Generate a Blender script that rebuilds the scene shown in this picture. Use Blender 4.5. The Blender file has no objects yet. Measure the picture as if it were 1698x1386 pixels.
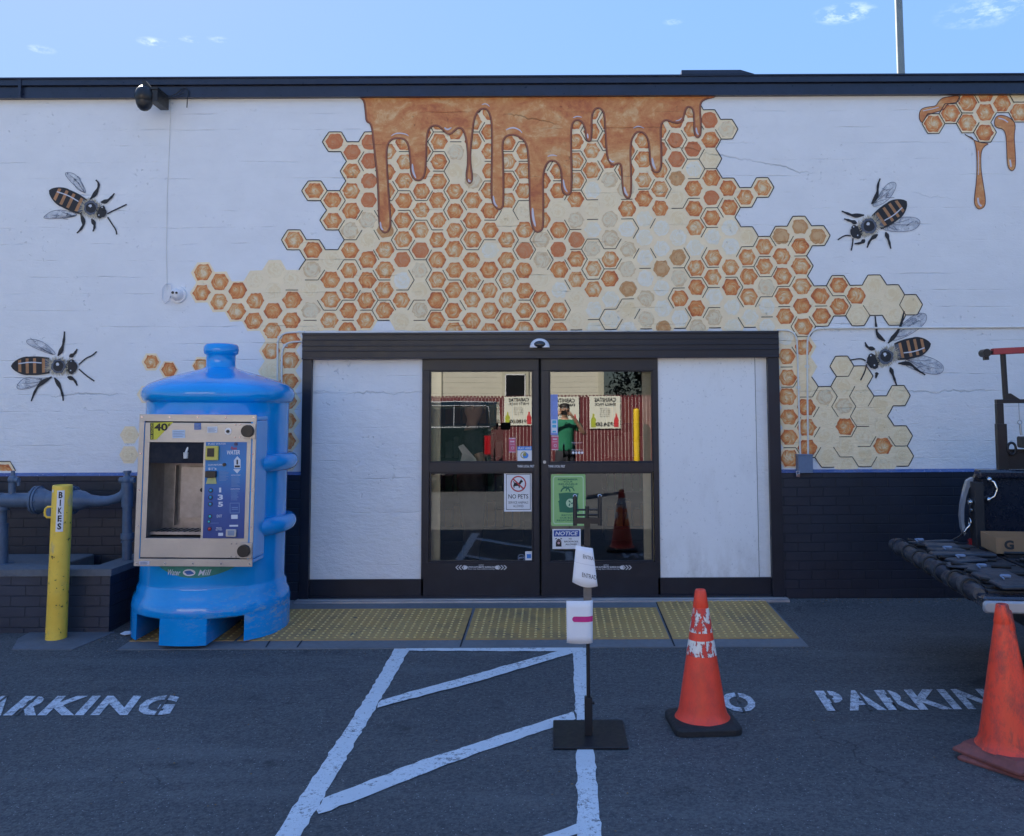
import bpy, bmesh, math, random
from mathutils import Vector, Matrix, Euler
rad = math.radians
S = bpy.context.scene
COL = S.collection
# ------------------------------------------------------------------ camera
F, CX, CY, TH, RO = 1480.0, 920.0, 563.0, math.atan(109/1480.0), 0.0045
CAM = Vector((0, -7.8, 1.65))
fw = Vector((0, math.cos(TH), math.sin(TH)))
u0 = Vector((0, -math.sin(TH), math.cos(TH))); r0 = Vector((1, 0, 0))
rt = (r0 - RO*u0).normalized(); up = (u0 + RO*r0).normalized()
cd = bpy.data.cameras.new('camera'); cam = bpy.data.objects.new('camera', cd); COL.objects.link(cam)
cam.matrix_world = Matrix(((rt.x, up.x, -fw.x, CAM.x), (rt.y, up.y, -fw.y, CAM.y), (rt.z, up.z, -fw.z, CAM.z), (0, 0, 0, 1)))
cd.sensor_width = 36; cd.lens = F/1698*36; cd.shift_x = -(CX-849)/1698; cd.shift_y = -(693-CY)/1698
cd.clip_start = 0.05; cd.clip_end = 2000
S.camera = cam
# ------------------------------------------------------------------ sky, sun, exposure
SUN_EL, SUN_AZ = rad(40), rad(-33)          # azimuth from +Y towards +X
S.world = bpy.data.worlds.new('World'); S.world.use_nodes = True
wn = S.world.node_tree; wn.nodes.clear()
wo = wn.nodes.new('ShaderNodeOutputWorld'); bg = wn.nodes.new('ShaderNodeBackground'); sky = wn.nodes.new('ShaderNodeTexSky')
sky.sky_type = 'NISHITA'; sky.sun_disc = False; sky.sun_elevation = SUN_EL; sky.sun_rotation = SUN_AZ
sky.air_density = 1.0; sky.dust_density = 0.3; sky.ozone_density = 2.2; sky.altitude = 0
bg.inputs['Strength'].default_value = 0.05
def wnode(t, **k):
    n = wn.nodes.new(t)
    for a, b in k.items(): setattr(n, a, b)
    return n
tc = wnode('ShaderNodeTexCoord')
def sky_dir(px, py):
    return (fw + rt*((px-CX)/F) - up*((py-CY)/F)).normalized()
cnz = wnode('ShaderNodeTexNoise'); cnz.inputs['Scale'].default_value = 60; cnz.inputs['Detail'].default_value = 6; cnz.inputs['Roughness'].default_value = .65
cmp_ = wnode('ShaderNodeMapping'); cmp_.inputs['Scale'].default_value = (1, 1, 2.6)
wn.links.new(tc.outputs['Generated'], cmp_.inputs['Vector']); wn.links.new(cmp_.outputs[0], cnz.inputs['Vector'])
last = None
for (px, py, wd, st) in ((1400, 22, 45, .42), (70, 82, 18, .3), (254, 70, 22, .36), (315, 65, 16, .26), (362, 65, 16, .22), (1640, 17, 70, .22), (1116, 36, 16, .2)):
    d = sky_dir(px, py)
    sb = wnode('ShaderNodeVectorMath', operation='SUBTRACT'); sb.inputs[1].default_value = d; wn.links.new(tc.outputs['Generated'], sb.inputs[0])
    ml = wnode('ShaderNodeVectorMath', operation='MULTIPLY'); s_ = F/wd; ml.inputs[1].default_value = (s_, s_, s_*3.2); wn.links.new(sb.outputs[0], ml.inputs[0])
    ln = wnode('ShaderNodeVectorMath', operation='LENGTH'); wn.links.new(ml.outputs[0], ln.inputs[0])
    mr = wnode('ShaderNodeMapRange'); mr.inputs['From Min'].default_value = 1.1; mr.inputs['From Max'].default_value = 0.0; mr.inputs['To Max'].default_value = st
    wn.links.new(ln.outputs['Value'], mr.inputs['Value'])
    if last is None: last = mr.outputs[0]
    else:
        mx = wnode('ShaderNodeMath', operation='MAXIMUM'); wn.links.new(last, mx.inputs[0]); wn.links.new(mr.outputs[0], mx.inputs[1]); last = mx.outputs[0]
nr = wnode('ShaderNodeMapRange'); nr.inputs['From Min'].default_value = .46; nr.inputs['From Max'].default_value = .66; wn.links.new(cnz.outputs[0], nr.inputs['Value'])
cm = wnode('ShaderNodeMath', operation='MULTIPLY'); wn.links.new(last, cm.inputs[0]); wn.links.new(nr.outputs[0], cm.inputs[1])
tint = wnode('ShaderNodeMix', data_type='RGBA', blend_type='MULTIPLY'); tint.inputs[0].default_value = 1; tint.inputs[7].default_value = (.77, .89, 1.04, 1)
bw = wnode('ShaderNodeRGBToBW'); wn.links.new(sky.outputs[0], bw.inputs[0])          # even out the glare round the sun
ev = wnode('ShaderNodeMath', operation='DIVIDE'); wn.links.new(bw.outputs[0], ev.inputs[0]); ev.inputs[1].default_value = 2.25
pw = wnode('ShaderNodeMath', operation='POWER'); wn.links.new(ev.outputs[0], pw.inputs[0]); pw.inputs[1].default_value = -.82
svs = wnode('ShaderNodeVectorMath', operation='SCALE'); wn.links.new(sky.outputs[0], svs.inputs[0]); wn.links.new(pw.outputs[0], svs.inputs['Scale'])
wn.links.new(svs.outputs[0], tint.inputs[6])
cl = wnode('ShaderNodeMix', data_type='RGBA'); wn.links.new(cm.outputs[0], cl.inputs[0]); wn.links.new(tint.outputs[2], cl.inputs[6]); cl.inputs[7].default_value = (9, 9.4, 10, 1)
wn.links.new(cl.outputs[2], bg.inputs[0]); wn.links.new(bg.outputs[0], wo.inputs[0])
sl = bpy.data.lights.new('sun', 'SUN'); sl.energy = 5.0; sl.angle = rad(.53); sl.color = (1, .93, .82)
so = bpy.data.objects.new('sun', sl); COL.objects.link(so)
sdir = Vector((math.sin(SUN_AZ)*math.cos(SUN_EL), math.cos(SUN_AZ)*math.cos(SUN_EL), math.sin(SUN_EL)))
so.rotation_euler = (-sdir).to_track_quat('-Z', 'Y').to_euler(); so.location = (0, 10, 20)
S.view_settings.view_transform = 'Standard'; S.view_settings.look = 'None'; S.view_settings.gamma = 1
S.view_settings.exposure = 2.42
S.render.engine = 'CYCLES'
S.cycles.max_bounces = 8; S.cycles.transparent_max_bounces = 24

# ------------------------------------------------------------------ pixel of the photograph -> point of the place
def ray(px, py): return fw + rt*((px-CX)/F) - up*((py-CY)/F)
def W(px, py, y=0.0):                       # on the upright plane at depth y
    d = ray(px, py); t = (y-CAM.y)/d.y; return CAM + d*t
def gz(y): return 0.0 if y > 0 else (-.06*min(1, -y/1.53))
def G(px, py, dz=0.0):                      # on the ground
    d = ray(px, py); z = -.06
    for i in range(12):
        t = (z+dz-CAM.z)/d.z; p = CAM + d*t; z = gz(p.y)
    return p
# ------------------------------------------------------------------ mesh builder
class MB:
    def __init__(s): s.v = []; s.f = []; s.m = []; s.sm = []; s.uv = []; s.rn = []
    def add(s, vs, fs, mi=0, smooth=False, uvs=None, rnd=0.0):
        o = len(s.v); s.v += [Vector(p) for p in vs]
        for f in fs:
            s.f.append([o+i for i in f]); s.m.append(mi); s.sm.append(smooth)
            s.uv.append([uvs[i] for i in f] if uvs else [(0, 0)]*len(f)); s.rn.append(rnd)
        return s
    def box(s, a, b, mi=0, M=None):
        x0, x1 = sorted((a[0], b[0])); y0, y1 = sorted((a[1], b[1])); z0, z1 = sorted((a[2], b[2]))
        vs = [Vector(p) for p in ((x0,y0,z0),(x1,y0,z0),(x1,y1,z0),(x0,y1,z0),(x0,y0,z1),(x1,y0,z1),(x1,y1,z1),(x0,y1,z1))]
        if M: vs = [M @ p for p in vs]
        return s.add(vs, [(0,3,2,1),(4,5,6,7),(0,1,5,4),(1,2,6,5),(2,3,7,6),(3,0,4,7)], mi)
    def rbox(s, a, b, r=.01, mi=0, M=None, axis='y', n=3):       # box with rounded corners seen along an axis
        x0, x1 = sorted((a[0], b[0])); y0, y1 = sorted((a[1], b[1])); z0, z1 = sorted((a[2], b[2]))
        if axis == 'y': A0, A1, B0, B1, C0, C1 = x0, x1, z0, z1, y0, y1; mk = lambda p, q, c: (p, c, q)
        elif axis == 'z': A0, A1, B0, B1, C0, C1 = x0, x1, y0, y1, z0, z1; mk = lambda p, q, c: (p, q, c)
        else: A0, A1, B0, B1, C0, C1 = y0, y1, z0, z1, x0, x1; mk = lambda p, q, c: (c, p, q)
        pts = rrect(A0, A1, B0, B1, r, n)
        k = min(r*.4, (C1-C0)*.3); cx, cy = (A0+A1)/2, (B0+B1)/2
        ins = [(p + (k if p < cx else -k), q + (k if q < cy else -k)) for p, q in pts]
        rings = [[mk(p, q, C0) for p, q in ins], [mk(p, q, C0+k) for p, q in pts], [mk(p, q, C1-k) for p, q in pts], [mk(p, q, C1) for p, q in ins]]
        vs = [Vector(p) for R in rings for p in R]
        if M: vs = [M @ p for p in vs]
        N = len(pts); fs = [tuple(range(N))[::-1], tuple(range(3*N, 4*N))]
        for j in range(3):
            for i in range(N): fs.append((j*N+i, j*N+(i+1) % N, (j+1)*N+(i+1) % N, (j+1)*N+i))
        return s.add(vs, fs, mi)
    def cyl(s, p0, p1, r0, r1=None, n=20, mi=0, cap=True, smooth=True):
        r1 = r0 if r1 is None else r1; p0 = Vector(p0); p1 = Vector(p1); a = (p1-p0).normalized()
        u = a.orthogonal().normalized(); w = a.cross(u)
        vs = [p0+(u*math.cos(t)+w*math.sin(t))*r0 for t in [2*math.pi*i/n for i in range(n)]]
        vs += [p1+(u*math.cos(t)+w*math.sin(t))*r1 for t in [2*math.pi*i/n for i in range(n)]]
        s.add(vs, [(i, (i+1) % n, n+(i+1) % n, n+i) for i in range(n)], mi, smooth)
        if cap: s.add(vs, [tuple(range(n))[::-1], tuple(range(n, 2*n))], mi)
        return s
    def tube(s, path, r, n=10, mi=0, closed=False, flat=None):
        P = [Vector(p) for p in path]; N = len(P); rs = r if isinstance(r, (list, tuple)) else [r]*N
        rings = []; pu = None
        for i, p in enumerate(P):
            t = ((P[(i+1) % N] if (closed or i < N-1) else P[i]) - (P[i-1] if (closed or i > 0) else P[i])).normalized()
            u = (pu - t*pu.dot(t)) if pu else t.orthogonal()
            if u.length < 1e-6: u = t.orthogonal()
            u.normalize(); w = t.cross(u); pu = u
            rings.append([p+(u*math.cos(a)+w*math.sin(a))*rs[i] for a in [2*math.pi*k/n for k in range(n)]])
        vs = [q for R in rings for q in R]; fs = []
        for j in range(N if closed else N-1):
            for k in range(n): fs.append((j*n+k, j*n+(k+1) % n, ((j+1) % N)*n+(k+1) % n, ((j+1) % N)*n+k))
        s.add(vs, fs, mi, True)
        if not closed: s.add(vs, [tuple(range(n))[::-1], tuple(range((N-1)*n, N*n))], mi)
        return s
    def lathe(s, prof, c=(0, 0, 0), n=64, mi=0, skip=None, sx=1, sy=1, smooth=True, M=None):
        c = Vector(c); vs = []
        for r, z in prof:
            for i in range(n):
                a = 2*math.pi*i/n; vs.append(c+Vector((r*math.cos(a)*sx, r*math.sin(a)*sy, z)))
        if M: vs = [M @ p for p in vs]
        fs = []
        for j in range(len(prof)-1):
            for i in range(n):
                if skip and skip(2*math.pi*(i+.5)/n, (prof[j][1]+prof[j+1][1])/2): continue
                fs.append((j*n+i, j*n+(i+1) % n, (j+1)*n+(i+1) % n, (j+1)*n+i))
        return s.add(vs, fs, mi, smooth)
    def prism(s, pts, vec, mi=0, smooth=False):                  # planar outline given thickness
        P = [Vector(p) for p in pts]; v = Vector(vec); n = len(P)
        s.add(P+[p+v for p in P], [(i, (i+1) % n, n+(i+1) % n, n+i) for i in range(n)], mi, smooth)
        return s.add(P+[p+v for p in P], [tuple(range(n))[::-1], tuple(range(n, 2*n))], mi)
    def poly(s, pts, mi=0, uvs=None, rnd=0.0):
        return s.add(pts, [tuple(range(len(pts)))], mi, False, uvs, rnd)
    def sphere(s, c, r, n=16, m=10, mi=0, sx=1, sy=1, sz=1, half=None):
        c = Vector(c); prof = []; lo = 0 if half == 'top' else -math.pi/2; hi = 0 if half == 'bottom' else math.pi/2
        for j in range(m+1):
            t = lo+(hi-lo)*j/m; prof.append((max(1e-5, r*math.cos(t)), r*math.sin(t)*sz))
        return s.lathe(prof, c, n, mi, sx=sx, sy=sy)
    def obj(s, name, mats, parent=None, bevel=0):
        me = bpy.data.meshes.new(name); me.from_pydata([tuple(v) for v in s.v], [], s.f)
        mats = mats if isinstance(mats, (list, tuple)) else [mats]
        for m in mats: me.materials.append(m)
        me.polygons.foreach_set('material_index', s.m); me.polygons.foreach_set('use_smooth', s.sm)
        uvl = me.uv_layers.new(name='UVMap'); uvl.data.foreach_set('uv', [c for f in s.uv for p in f for c in p])
        at = me.attributes.new('rnd', 'FLOAT', 'FACE'); at.data.foreach_set('value', s.rn)
        me.validate(); me.update()
        o = bpy.data.objects.new(name, me); COL.objects.link(o)
        if parent is not None: o.parent = parent
        if bevel:
            b = o.modifiers.new('bevel', 'BEVEL'); b.width = bevel; b.segments = 2; b.limit_method = 'ANGLE'; b.angle_limit = rad(40)
        return o
def rrect(x0, x1, y0, y1, r, n=4):
    pts = []
    for cx, cy, a in ((x1-r, y1-r, 0), (x0+r, y1-r, 90), (x0+r, y0+r, 180), (x1-r, y0+r, 270)):
        for i in range(n+1):
            t = rad(a+90*i/n); pts.append((cx+r*math.cos(t), cy+r*math.sin(t)))
    return pts
def tag(o, label=None, cat=None, group=None, kind=None):
    if label: o['label'] = label
    if cat: o['category'] = cat
    if group: o['group'] = group
    if kind: o['kind'] = kind
    return o
def thing(name, label, cat, loc=(0, 0, 0), group=None, rot=(0, 0, 0)):
    o = bpy.data.objects.new(name, None); COL.objects.link(o); o.location = loc; o.rotation_euler = rot; o.empty_display_size = .1
    return tag(o, label, cat, group)
# text: glyph outlines of the built-in font, mapped by a function (x, y) -> point; x, y in units of cap height
_tc = {}
def glyphs(s, bold=0.0, shear=0.0, align='CENTER', spacing=1.0):
    k = (s, bold, shear, align, spacing)
    if k in _tc: return _tc[k]
    c = bpy.data.curves.new('t', 'FONT'); c.body = s; c.size = 1.43; c.offset = bold; c.shear = shear; c.align_x = align; c.space_character = spacing; c.resolution_u = 3; c.fill_mode = 'BOTH'
    o = bpy.data.objects.new('t', c); COL.objects.link(o)
    dg = bpy.context.evaluated_depsgraph_get(); me = bpy.data.meshes.new_from_object(o.evaluated_get(dg))
    vs = [(v.co.x, v.co.y) for v in me.vertices]; fs = [tuple(p.vertices) for p in me.polygons]
    bpy.data.objects.remove(o); bpy.data.curves.remove(c); bpy.data.meshes.remove(me)
    _tc[k] = (vs, fs); return vs, fs
def put_text(mb, s, fn, mi=0, **k):
    vs, fs = glyphs(s, **k)
    mb.add([fn(x, y) for x, y in vs], fs, mi)
def text_fit(mb, s, x0, x1, y0, y1, fn, mi=0, **k):              # stretch text into a rectangle, fn maps (x, y)
    vs, fs = glyphs(s, **k)
    if not vs: return
    a0 = min(v[0] for v in vs); a1 = max(v[0] for v in vs); b0 = min(v[1] for v in vs); b1 = max(v[1] for v in vs)
    mb.add([fn(x0+(x-a0)/(a1-a0)*(x1-x0), y0+(y-b0)/(b1-b0)*(y1-y0)) for x, y in vs], fs, mi)
# ------------------------------------------------------------------ materials
class NT:
    def __init__(s, name):
        s.mat = bpy.data.materials.new(name); s.mat.use_nodes = True; s.t = s.mat.node_tree; s.t.nodes.clear()
        s.out = s.t.nodes.new('ShaderNodeOutputMaterial'); s.b = s.t.nodes.new('ShaderNodeBsdfPrincipled'); s.t.links.new(s.b.outputs[0], s.out.inputs[0])
        s.g = s.n('ShaderNodeTexCoord')
        ge = s.n('ShaderNodeNewGeometry'); s.pos = ge.outputs['Position']
    def n(s, t, **k):
        x = s.t.nodes.new(t)
        for a, b in k.items(): setattr(x, a, b)
        return x
    def l(s, a, b): s.t.links.new(a, b)
    def val(s, sock, v):
        if hasattr(v, 'links') or hasattr(v, 'is_linked'): s.l(v, sock)
        else: sock.default_value = v
    def map(s, vec, scale=(1, 1, 1), loc=(0, 0, 0), rot=(0, 0, 0)):
        m = s.n('ShaderNodeMapping'); s.l(vec, m.inputs[0]); m.inputs['Scale'].default_value = scale; m.inputs['Location'].default_value = loc; m.inputs['Rotation'].default_value = rot; return m.outputs[0]
    def noise(s, vec, scale=5, detail=3, rough=.5, dist=0, w=None):
        x = s.n('ShaderNodeTexNoise')
        if w is not None: x.noise_dimensions = '4D'; s.val(x.inputs['W'], w)
        s.l(vec, x.inputs['Vector']); x.inputs['Scale'].default_value = scale; x.inputs['Detail'].default_value = detail; x.inputs['Roughness'].default_value = rough; x.inputs['Distortion'].default_value = dist
        return x.outputs[0]
    def math(s, op, a, b=0.0, c=None, clamp=False):
        x = s.n('ShaderNodeMath', operation=op, use_clamp=clamp); s.val(x.inputs[0], a); s.val(x.inputs[1], b)
        if c is not None: s.val(x.inputs[2], c)
        return x.outputs[0]
    def rng(s, v, a, b, c=0.0, d=1.0, smooth=False):
        x = s.n('ShaderNodeMapRange'); x.interpolation_type = 'SMOOTHSTEP' if smooth else 'LINEAR'
        s.l(v, x.inputs['Value'])
        for k, q in zip(('From Min', 'From Max', 'To Min', 'To Max'), (a, b, c, d)): x.inputs[k].default_value = q
        return x.outputs[0]
    def mix(s, f, a, b, mode='MIX'):
        x = s.n('ShaderNodeMix', data_type='RGBA', blend_type=mode); s.val(x.inputs[0], f)
        for i, q in ((6, a), (7, b)):
            if isinstance(q, (tuple, list)): x.inputs[i].default_value = tuple(q[:3])+(1,)
            else: s.l(q, x.inputs[i])
        return x.outputs[2]
    def ramp(s, f, stops):
        x = s.n('ShaderNodeValToRGB'); s.l(f, x.inputs[0]); e = x.color_ramp.elements
        while len(e) < len(stops): e.new(.5)
        for i, (p, c) in enumerate(stops): e[i].position = p; e[i].color = tuple(c[:3])+(1,)
        return x.outputs[0]
    def bump(s, h, dist=.01, strength=1.0, normal=None):
        x = s.n('ShaderNodeBump'); s.l(h, x.inputs['Height']); x.inputs['Distance'].default_value = dist; x.inputs['Strength'].default_value = strength
        if normal is not None: s.l(normal, x.inputs['Normal'])
        return x.outputs[0]
    def set(s, color=None, rough=None, metal=None, normal=None, **k):
        if color is not None:
            if isinstance(color, (tuple, list)): s.b.inputs['Base Color'].default_value = tuple(color[:3])+(1,)
            else: s.l(color, s.b.inputs['Base Color'])
        if rough is not None: s.val(s.b.inputs['Roughness'], rough)
        if metal is not None: s.val(s.b.inputs['Metallic'], metal)
        if normal is not None: s.l(normal, s.b.inputs['Normal'])
        for a, b in k.items(): s.val(s.b.inputs[a.replace('_', ' ')], b)
        return s.mat
def M(name, col, rough=.5, metal=0.0, var=.12, scale=6, bump=.0, bscale=40, dirt=0.0, coat=0.0, spec=None, aniso=None):
    t = NT(name); src = t.g.outputs['Object']
    n1 = t.noise(src, scale, 5, .6); n2 = t.noise(src, scale*5, 4, .6)
    f = t.math('ADD', t.math('MULTIPLY', n1, .6), t.math('MULTIPLY', n2, .4))
    lo = tuple(max(0, c*(1-var)) for c in col); hi = tuple(min(1, c*(1+var)) for c in col)
    c = t.mix(t.rng(f, .35, .65), lo, hi)
    if dirt:
        d = t.rng(t.noise(t.map(src, (1, 1, .35)), scale*2.2, 8, .72), .56, .72, 0, dirt)
        c = t.mix(d, c, tuple(x*.35+.02 for x in col))
    t.set(c, t.rng(n2, .3, .7, rough*.85, min(1, rough*1.15)), metal)
    if bump: t.set(normal=t.bump(t.noise(src, bscale, 4, .6), bump))
    if coat: t.set(Coat_Weight=coat, Coat_Roughness=.08)
    if spec is not None: t.set(Specular_IOR_Level=spec)
    return t.mat
# ------------------------------------------------------------------ wall material pieces: board-formed concrete under paint
def wall_relief(t):
    p = t.pos
    wob = t.math('MULTIPLY', t.math('SUBTRACT', t.noise(t.map(p, (1.2, 1, .4)), 1.4, 6, .65), .5), .05)
    sep = t.n('ShaderNodeSeparateXYZ'); t.l(p, sep.inputs[0])
    z = t.math('ADD', sep.outputs[2], wob)
    fr = t.math('FRACT', t.math('DIVIDE', z, .147))
    line = t.math('ABSOLUTE', t.math('SUBTRACT', fr, .5))
    groove = t.rng(line, .462, .499, 0, 1)
    gm = t.rng(t.noise(t.map(p, (.9, 1, 6.8)), 1.9, 5, .75), .50, .66)
    groove = t.math('MULTIPLY', t.math('MULTIPLY', groove, gm), .6)
    # one ragged settlement crack band low on the wall
    zz = t.math('ADD', sep.outputs[2], t.math('MULTIPLY', t.noise(t.map(p, (1, 1, 0)), 2.6, 8, .75), .22))
    crack = t.math('MULTIPLY', t.rng(t.math('ABSOLUTE', t.math('SUBTRACT', zz, 1.87)), .008, .0, 0, 1), t.rng(t.noise(p, 1.3, 2), .45, .6, 0, .55))
    crack2 = t.math('MULTIPLY', t.rng(t.math('ABSOLUTE', t.math('SUBTRACT', t.math('ADD', zz, t.math('MULTIPLY', sep.outputs[0], .2)), 4.27)), .006, .0, 0, 1), t.rng(t.noise(t.map(p, (1, 1, 1), (3, 0, 0)), .9, 2), .5, .6, 0, .6))
    groove = t.math('MAXIMUM', groove, t.math('MAXIMUM', crack, crack2))
    fine = t.noise(t.map(p, (1, 1, 1.8)), 55, 5, .7)
    lump = t.noise(t.map(p, (1, 1, 2.2)), 9, 6, .7)
    pit = t.rng(t.noise(p, 26, 3, .5), .3, .37, 1, 0)
    pm = t.math('MULTIPLY', pit, t.rng(t.noise(p, 2.3, 3), .48, .62))
    low = t.rng(sep.outputs[2], 2.1, 1.1, .35, 1.25)
    h = t.math('ADD', t.math('MULTIPLY', fine, .1), t.math('MULTIPLY', t.math('MULTIPLY', lump, low), .9))
    h = t.math('SUBTRACT', h, t.math('MULTIPLY', groove, .8)); h = t.math('SUBTRACT', h, t.math('MULTIPLY', pm, .35))
    return t.bump(h, .011, 1.0), t.math('MAXIMUM', groove, t.math('MULTIPLY', pm, .5))
def painted(name, col, var=.06, rough=.55, dark=.38):
    t = NT(name); nrm, g = wall_relief(t)
    n = t.noise(t.map(t.pos, (1, 1, 1.4)), 3.1, 6, .65)
    c = t.mix(t.rng(n, .32, .68), tuple(x*(1-var) for x in col), tuple(min(1, x*(1+var)) for x in col))
    c = t.mix(t.math('MULTIPLY', g, dark), c, tuple(x*.45 for x in col))  # darkens cracks; groove and pit shade is painted into the colour
    return t.set(c, rough, 0, nrm)
def brush(name, stops, radial=.55, scale=2.4, rough=.5, var=1.0):
    # brush-painted cell: uv in cell radii, 'rnd' gives each cell its own strokes
    t = NT(name); nrm, g = wall_relief(t)
    uv = t.n('ShaderNodeUVMap').outputs[0]; at = t.n('ShaderNodeAttribute', attribute_name='rnd').outputs['Fac']
    le = t.n('ShaderNodeVectorMath', operation='LENGTH'); t.l(uv, le.inputs[0]); r = le.outputs['Value']
    w = t.math('MULTIPLY', at, 37.0)
    ofx = t.n('ShaderNodeCombineXYZ'); t.l(t.math('MULTIPLY', t.math('SINE', t.math('MULTIPLY', at, 91.0)), .22), ofx.inputs[0]); t.l(t.math('MULTIPLY', t.math('SINE', t.math('MULTIPLY', at, 57.0)), .22), ofx.inputs[1])
    uo = t.n('ShaderNodeVectorMath', operation='ADD'); t.l(uv, uo.inputs[0]); t.l(ofx.outputs[0], uo.inputs[1]); rim = r; uv = uo.outputs[0]
    le2 = t.n('ShaderNodeVectorMath', operation='LENGTH'); t.l(uv, le2.inputs[0]); r = le2.outputs['Value']
    ro = t.n('ShaderNodeVectorRotate', rotation_type='Z_AXIS'); t.l(uv, ro.inputs['Vector']); t.l(t.math('MULTIPLY', r, 2.6), ro.inputs['Angle'])
    n1 = t.noise(t.map(ro.outputs[0], (1, 1.9, 1)), scale, 5, .68, .9, w)
    n2 = t.noise(ro.outputs[0], scale*3.2, 4, .6, .4, w)
    ring = t.math('MULTIPLY', t.math('SINE', t.math('ADD', t.math('MULTIPLY', r, 11.0), t.math('MULTIPLY', n1, 13.0))), .07)
    f = t.math('ADD', t.math('MULTIPLY', t.math('SUBTRACT', n1, .5), 1.25), t.math('ADD', t.math('MULTIPLY', n2, .4), .42))
    f = t.math('ADD', f, ring); f = t.math('SUBTRACT', f, t.math('MULTIPLY', t.math('POWER', rim, 2.2), t.math('MULTIPLY', radial, 1.5))); f = t.math('ADD', f, t.math('MULTIPLY', t.math('SUBTRACT', at, .5), .18))
    f = t.math('ADD', f, .06)
    c = t.ramp(f, stops)
    c = t.mix(t.math('MULTIPLY', g, .5), c, (.1, .05, .03))  # same painted groove shade over the cell strokes
    return t.set(c, rough, 0, nrm)
m_wall = painted('white_painted_concrete', (.80, .81, .82), .035)
m_cream = painted('cream_paint', (.95, .77, .50), .07)
m_line = painted('black_line_paint', (.012, .012, .016), .3)
CELL = {
 'o': brush('amber_cell_paint', [(.14, (.44, .10, .03)), (.30, (.63, .17, .04)), (.48, (.73, .27, .07)), (.64, (.74, .43, .18)), (.80, (.82, .66, .42))]),
 's': brush('deep_amber_cell_paint', [(.1, (.46, .11, .035)), (.35, (.60, .16, .05)), (.6, (.64, .21, .07)), (.85, (.64, .30, .14))], radial=.35),
 'T': brush('soft_orange_cell_paint', [(.04, (.70, .60, .43)), (.2, (.62, .36, .15)), (.45, (.58, .27, .09)), (.7, (.68, .42, .2))], radial=.6),
 't': brush('tan_cell_paint', [(.05, (.76, .66, .46)), (.25, (.70, .48, .25)), (.45, (.74, .56, .33)), (.62, (.82, .72, .50)), (.85, (.80, .56, .30))], radial=.4),
 'p': brush('pale_cell_paint', [(.1, (.92, .72, .42)), (.35, (.86, .68, .40)), (.5, (.95, .80, .54)), (.7, (.88, .69, .40))], radial=.25),
 'w': brush('white_cell_paint', [(.1, (.88, .76, .52)), (.3, (.90, .82, .62)), (.5, (.86, .82, .70)), (.7, (.86, .76, .54))], radial=.25)}
def honey_mat():
    t = NT('honey_paint'); nrm, g = wall_relief(t)
    n1 = t.noise(t.map(t.pos, (1, 1, 1.5)), 2.2, 7, .7, .8); n2 = t.noise(t.map(t.pos, (1, 1, 1)), 14, 5, .7, .6)
    f = t.math('ADD', t.math('MULTIPLY', n1, .7), t.math('MULTIPLY', n2, .35))
    c = t.ramp(f, [(.38, (.48, .13, .045)), (.47, (.60, .20, .06)), (.56, (.68, .30, .10)), (.66, (.78, .50, .24))])
    c = t.mix(t.math('MULTIPLY', g, .5), c, (.08, .04, .03))  # painted groove shade runs through the honey too
    return t.set(c, .5, 0, nrm)
m_honey = honey_mat()
m_hdark = painted('dark_honey_outline_paint', (.10, .04, .035), .2)
m_hmid = painted('honey_shade_paint', (.34, .11, .055), .15)
m_hl = painted('honey_highlight_paint', (.66, .62, .66), .1)
# ------------------------------------------------------------------ other shared materials
def asphalt():
    t = NT('asphalt'); p = t.pos
    big = t.noise(p, .55, 5, .6); mid = t.noise(p, 5, 5, .65); gr = t.noise(p, 58, 4, .8)
    vo = t.n('ShaderNodeTexVoronoi'); t.l(p, vo.inputs['Vector']); vo.inputs['Scale'].default_value = 60
    c = t.mix(t.rng(big, .3, .7), (.083, .087, .090), (.114, .117, .119))
    c = t.mix(t.rng(mid, .35, .7, 0, .4), c, (.072, .076, .084))
    c = t.mix(t.rng(gr, .44, .58, 0, .75), c, (.032, .035, .042))
    st = t.rng(t.noise(t.map(p, (.5, 2.6, 1), (7, 1, 0), (0, 0, .5)), 1.1, 6, .7), .52, .70, 0, .45); c = t.mix(st, c, (.135, .14, .145))
    sp = t.math('MULTIPLY', t.rng(vo.outputs['Distance'], .22, .14, 0, 1), t.rng(t.noise(p, 37, 2), .50, .60))
    c = t.mix(t.math('MULTIPLY', sp, .9), c, (.30, .31, .32))
    # dark oil drips and hairline cracks
    oil = t.rng(t.noise(t.map(p, (1, 1, 1), (5, 2, 0)), 2.7, 4, .6), .63, .72, 0, .7)
    c = t.mix(oil, c, (.022, .023, .027))
    v2 = t.n('ShaderNodeTexVoronoi', feature='DISTANCE_TO_EDGE'); wp = t.n('ShaderNodeVectorMath', operation='ADD'); t.l(p, wp.inputs[0])
    nz = t.n('ShaderNodeTexNoise'); t.l(p, nz.inputs['Vector']); nz.inputs['Scale'].default_value = 3; nz.inputs['Detail'].default_value = 5
    sc = t.n('ShaderNodeVectorMath', operation='SCALE'); t.l(nz.outputs['Color'], sc.inputs[0]); sc.inputs['Scale'].default_value = .45; t.l(sc.outputs[0], wp.inputs[1])
    t.l(wp.outputs[0], v2.inputs['Vector']); v2.inputs['Scale'].default_value = 1.25
    ck = t.math('MULTIPLY', t.rng(v2.outputs['Distance'], .006, .001, 0, 1), t.rng(t.noise(p, .8, 3), .50, .60))
    c = t.mix(t.math('MULTIPLY', ck, .75), c, (.02, .02, .025))
    h = t.math('ADD', t.math('MULTIPLY', gr, .5), t.math('MULTIPLY', vo.outputs['Distance'], .8)); h = t.math('SUBTRACT', h, ck)
    return t.set(c, t.rng(gr, .3, .7, .75, .95), 0, t.bump(h, .004))
m_asph = asphalt()
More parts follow.
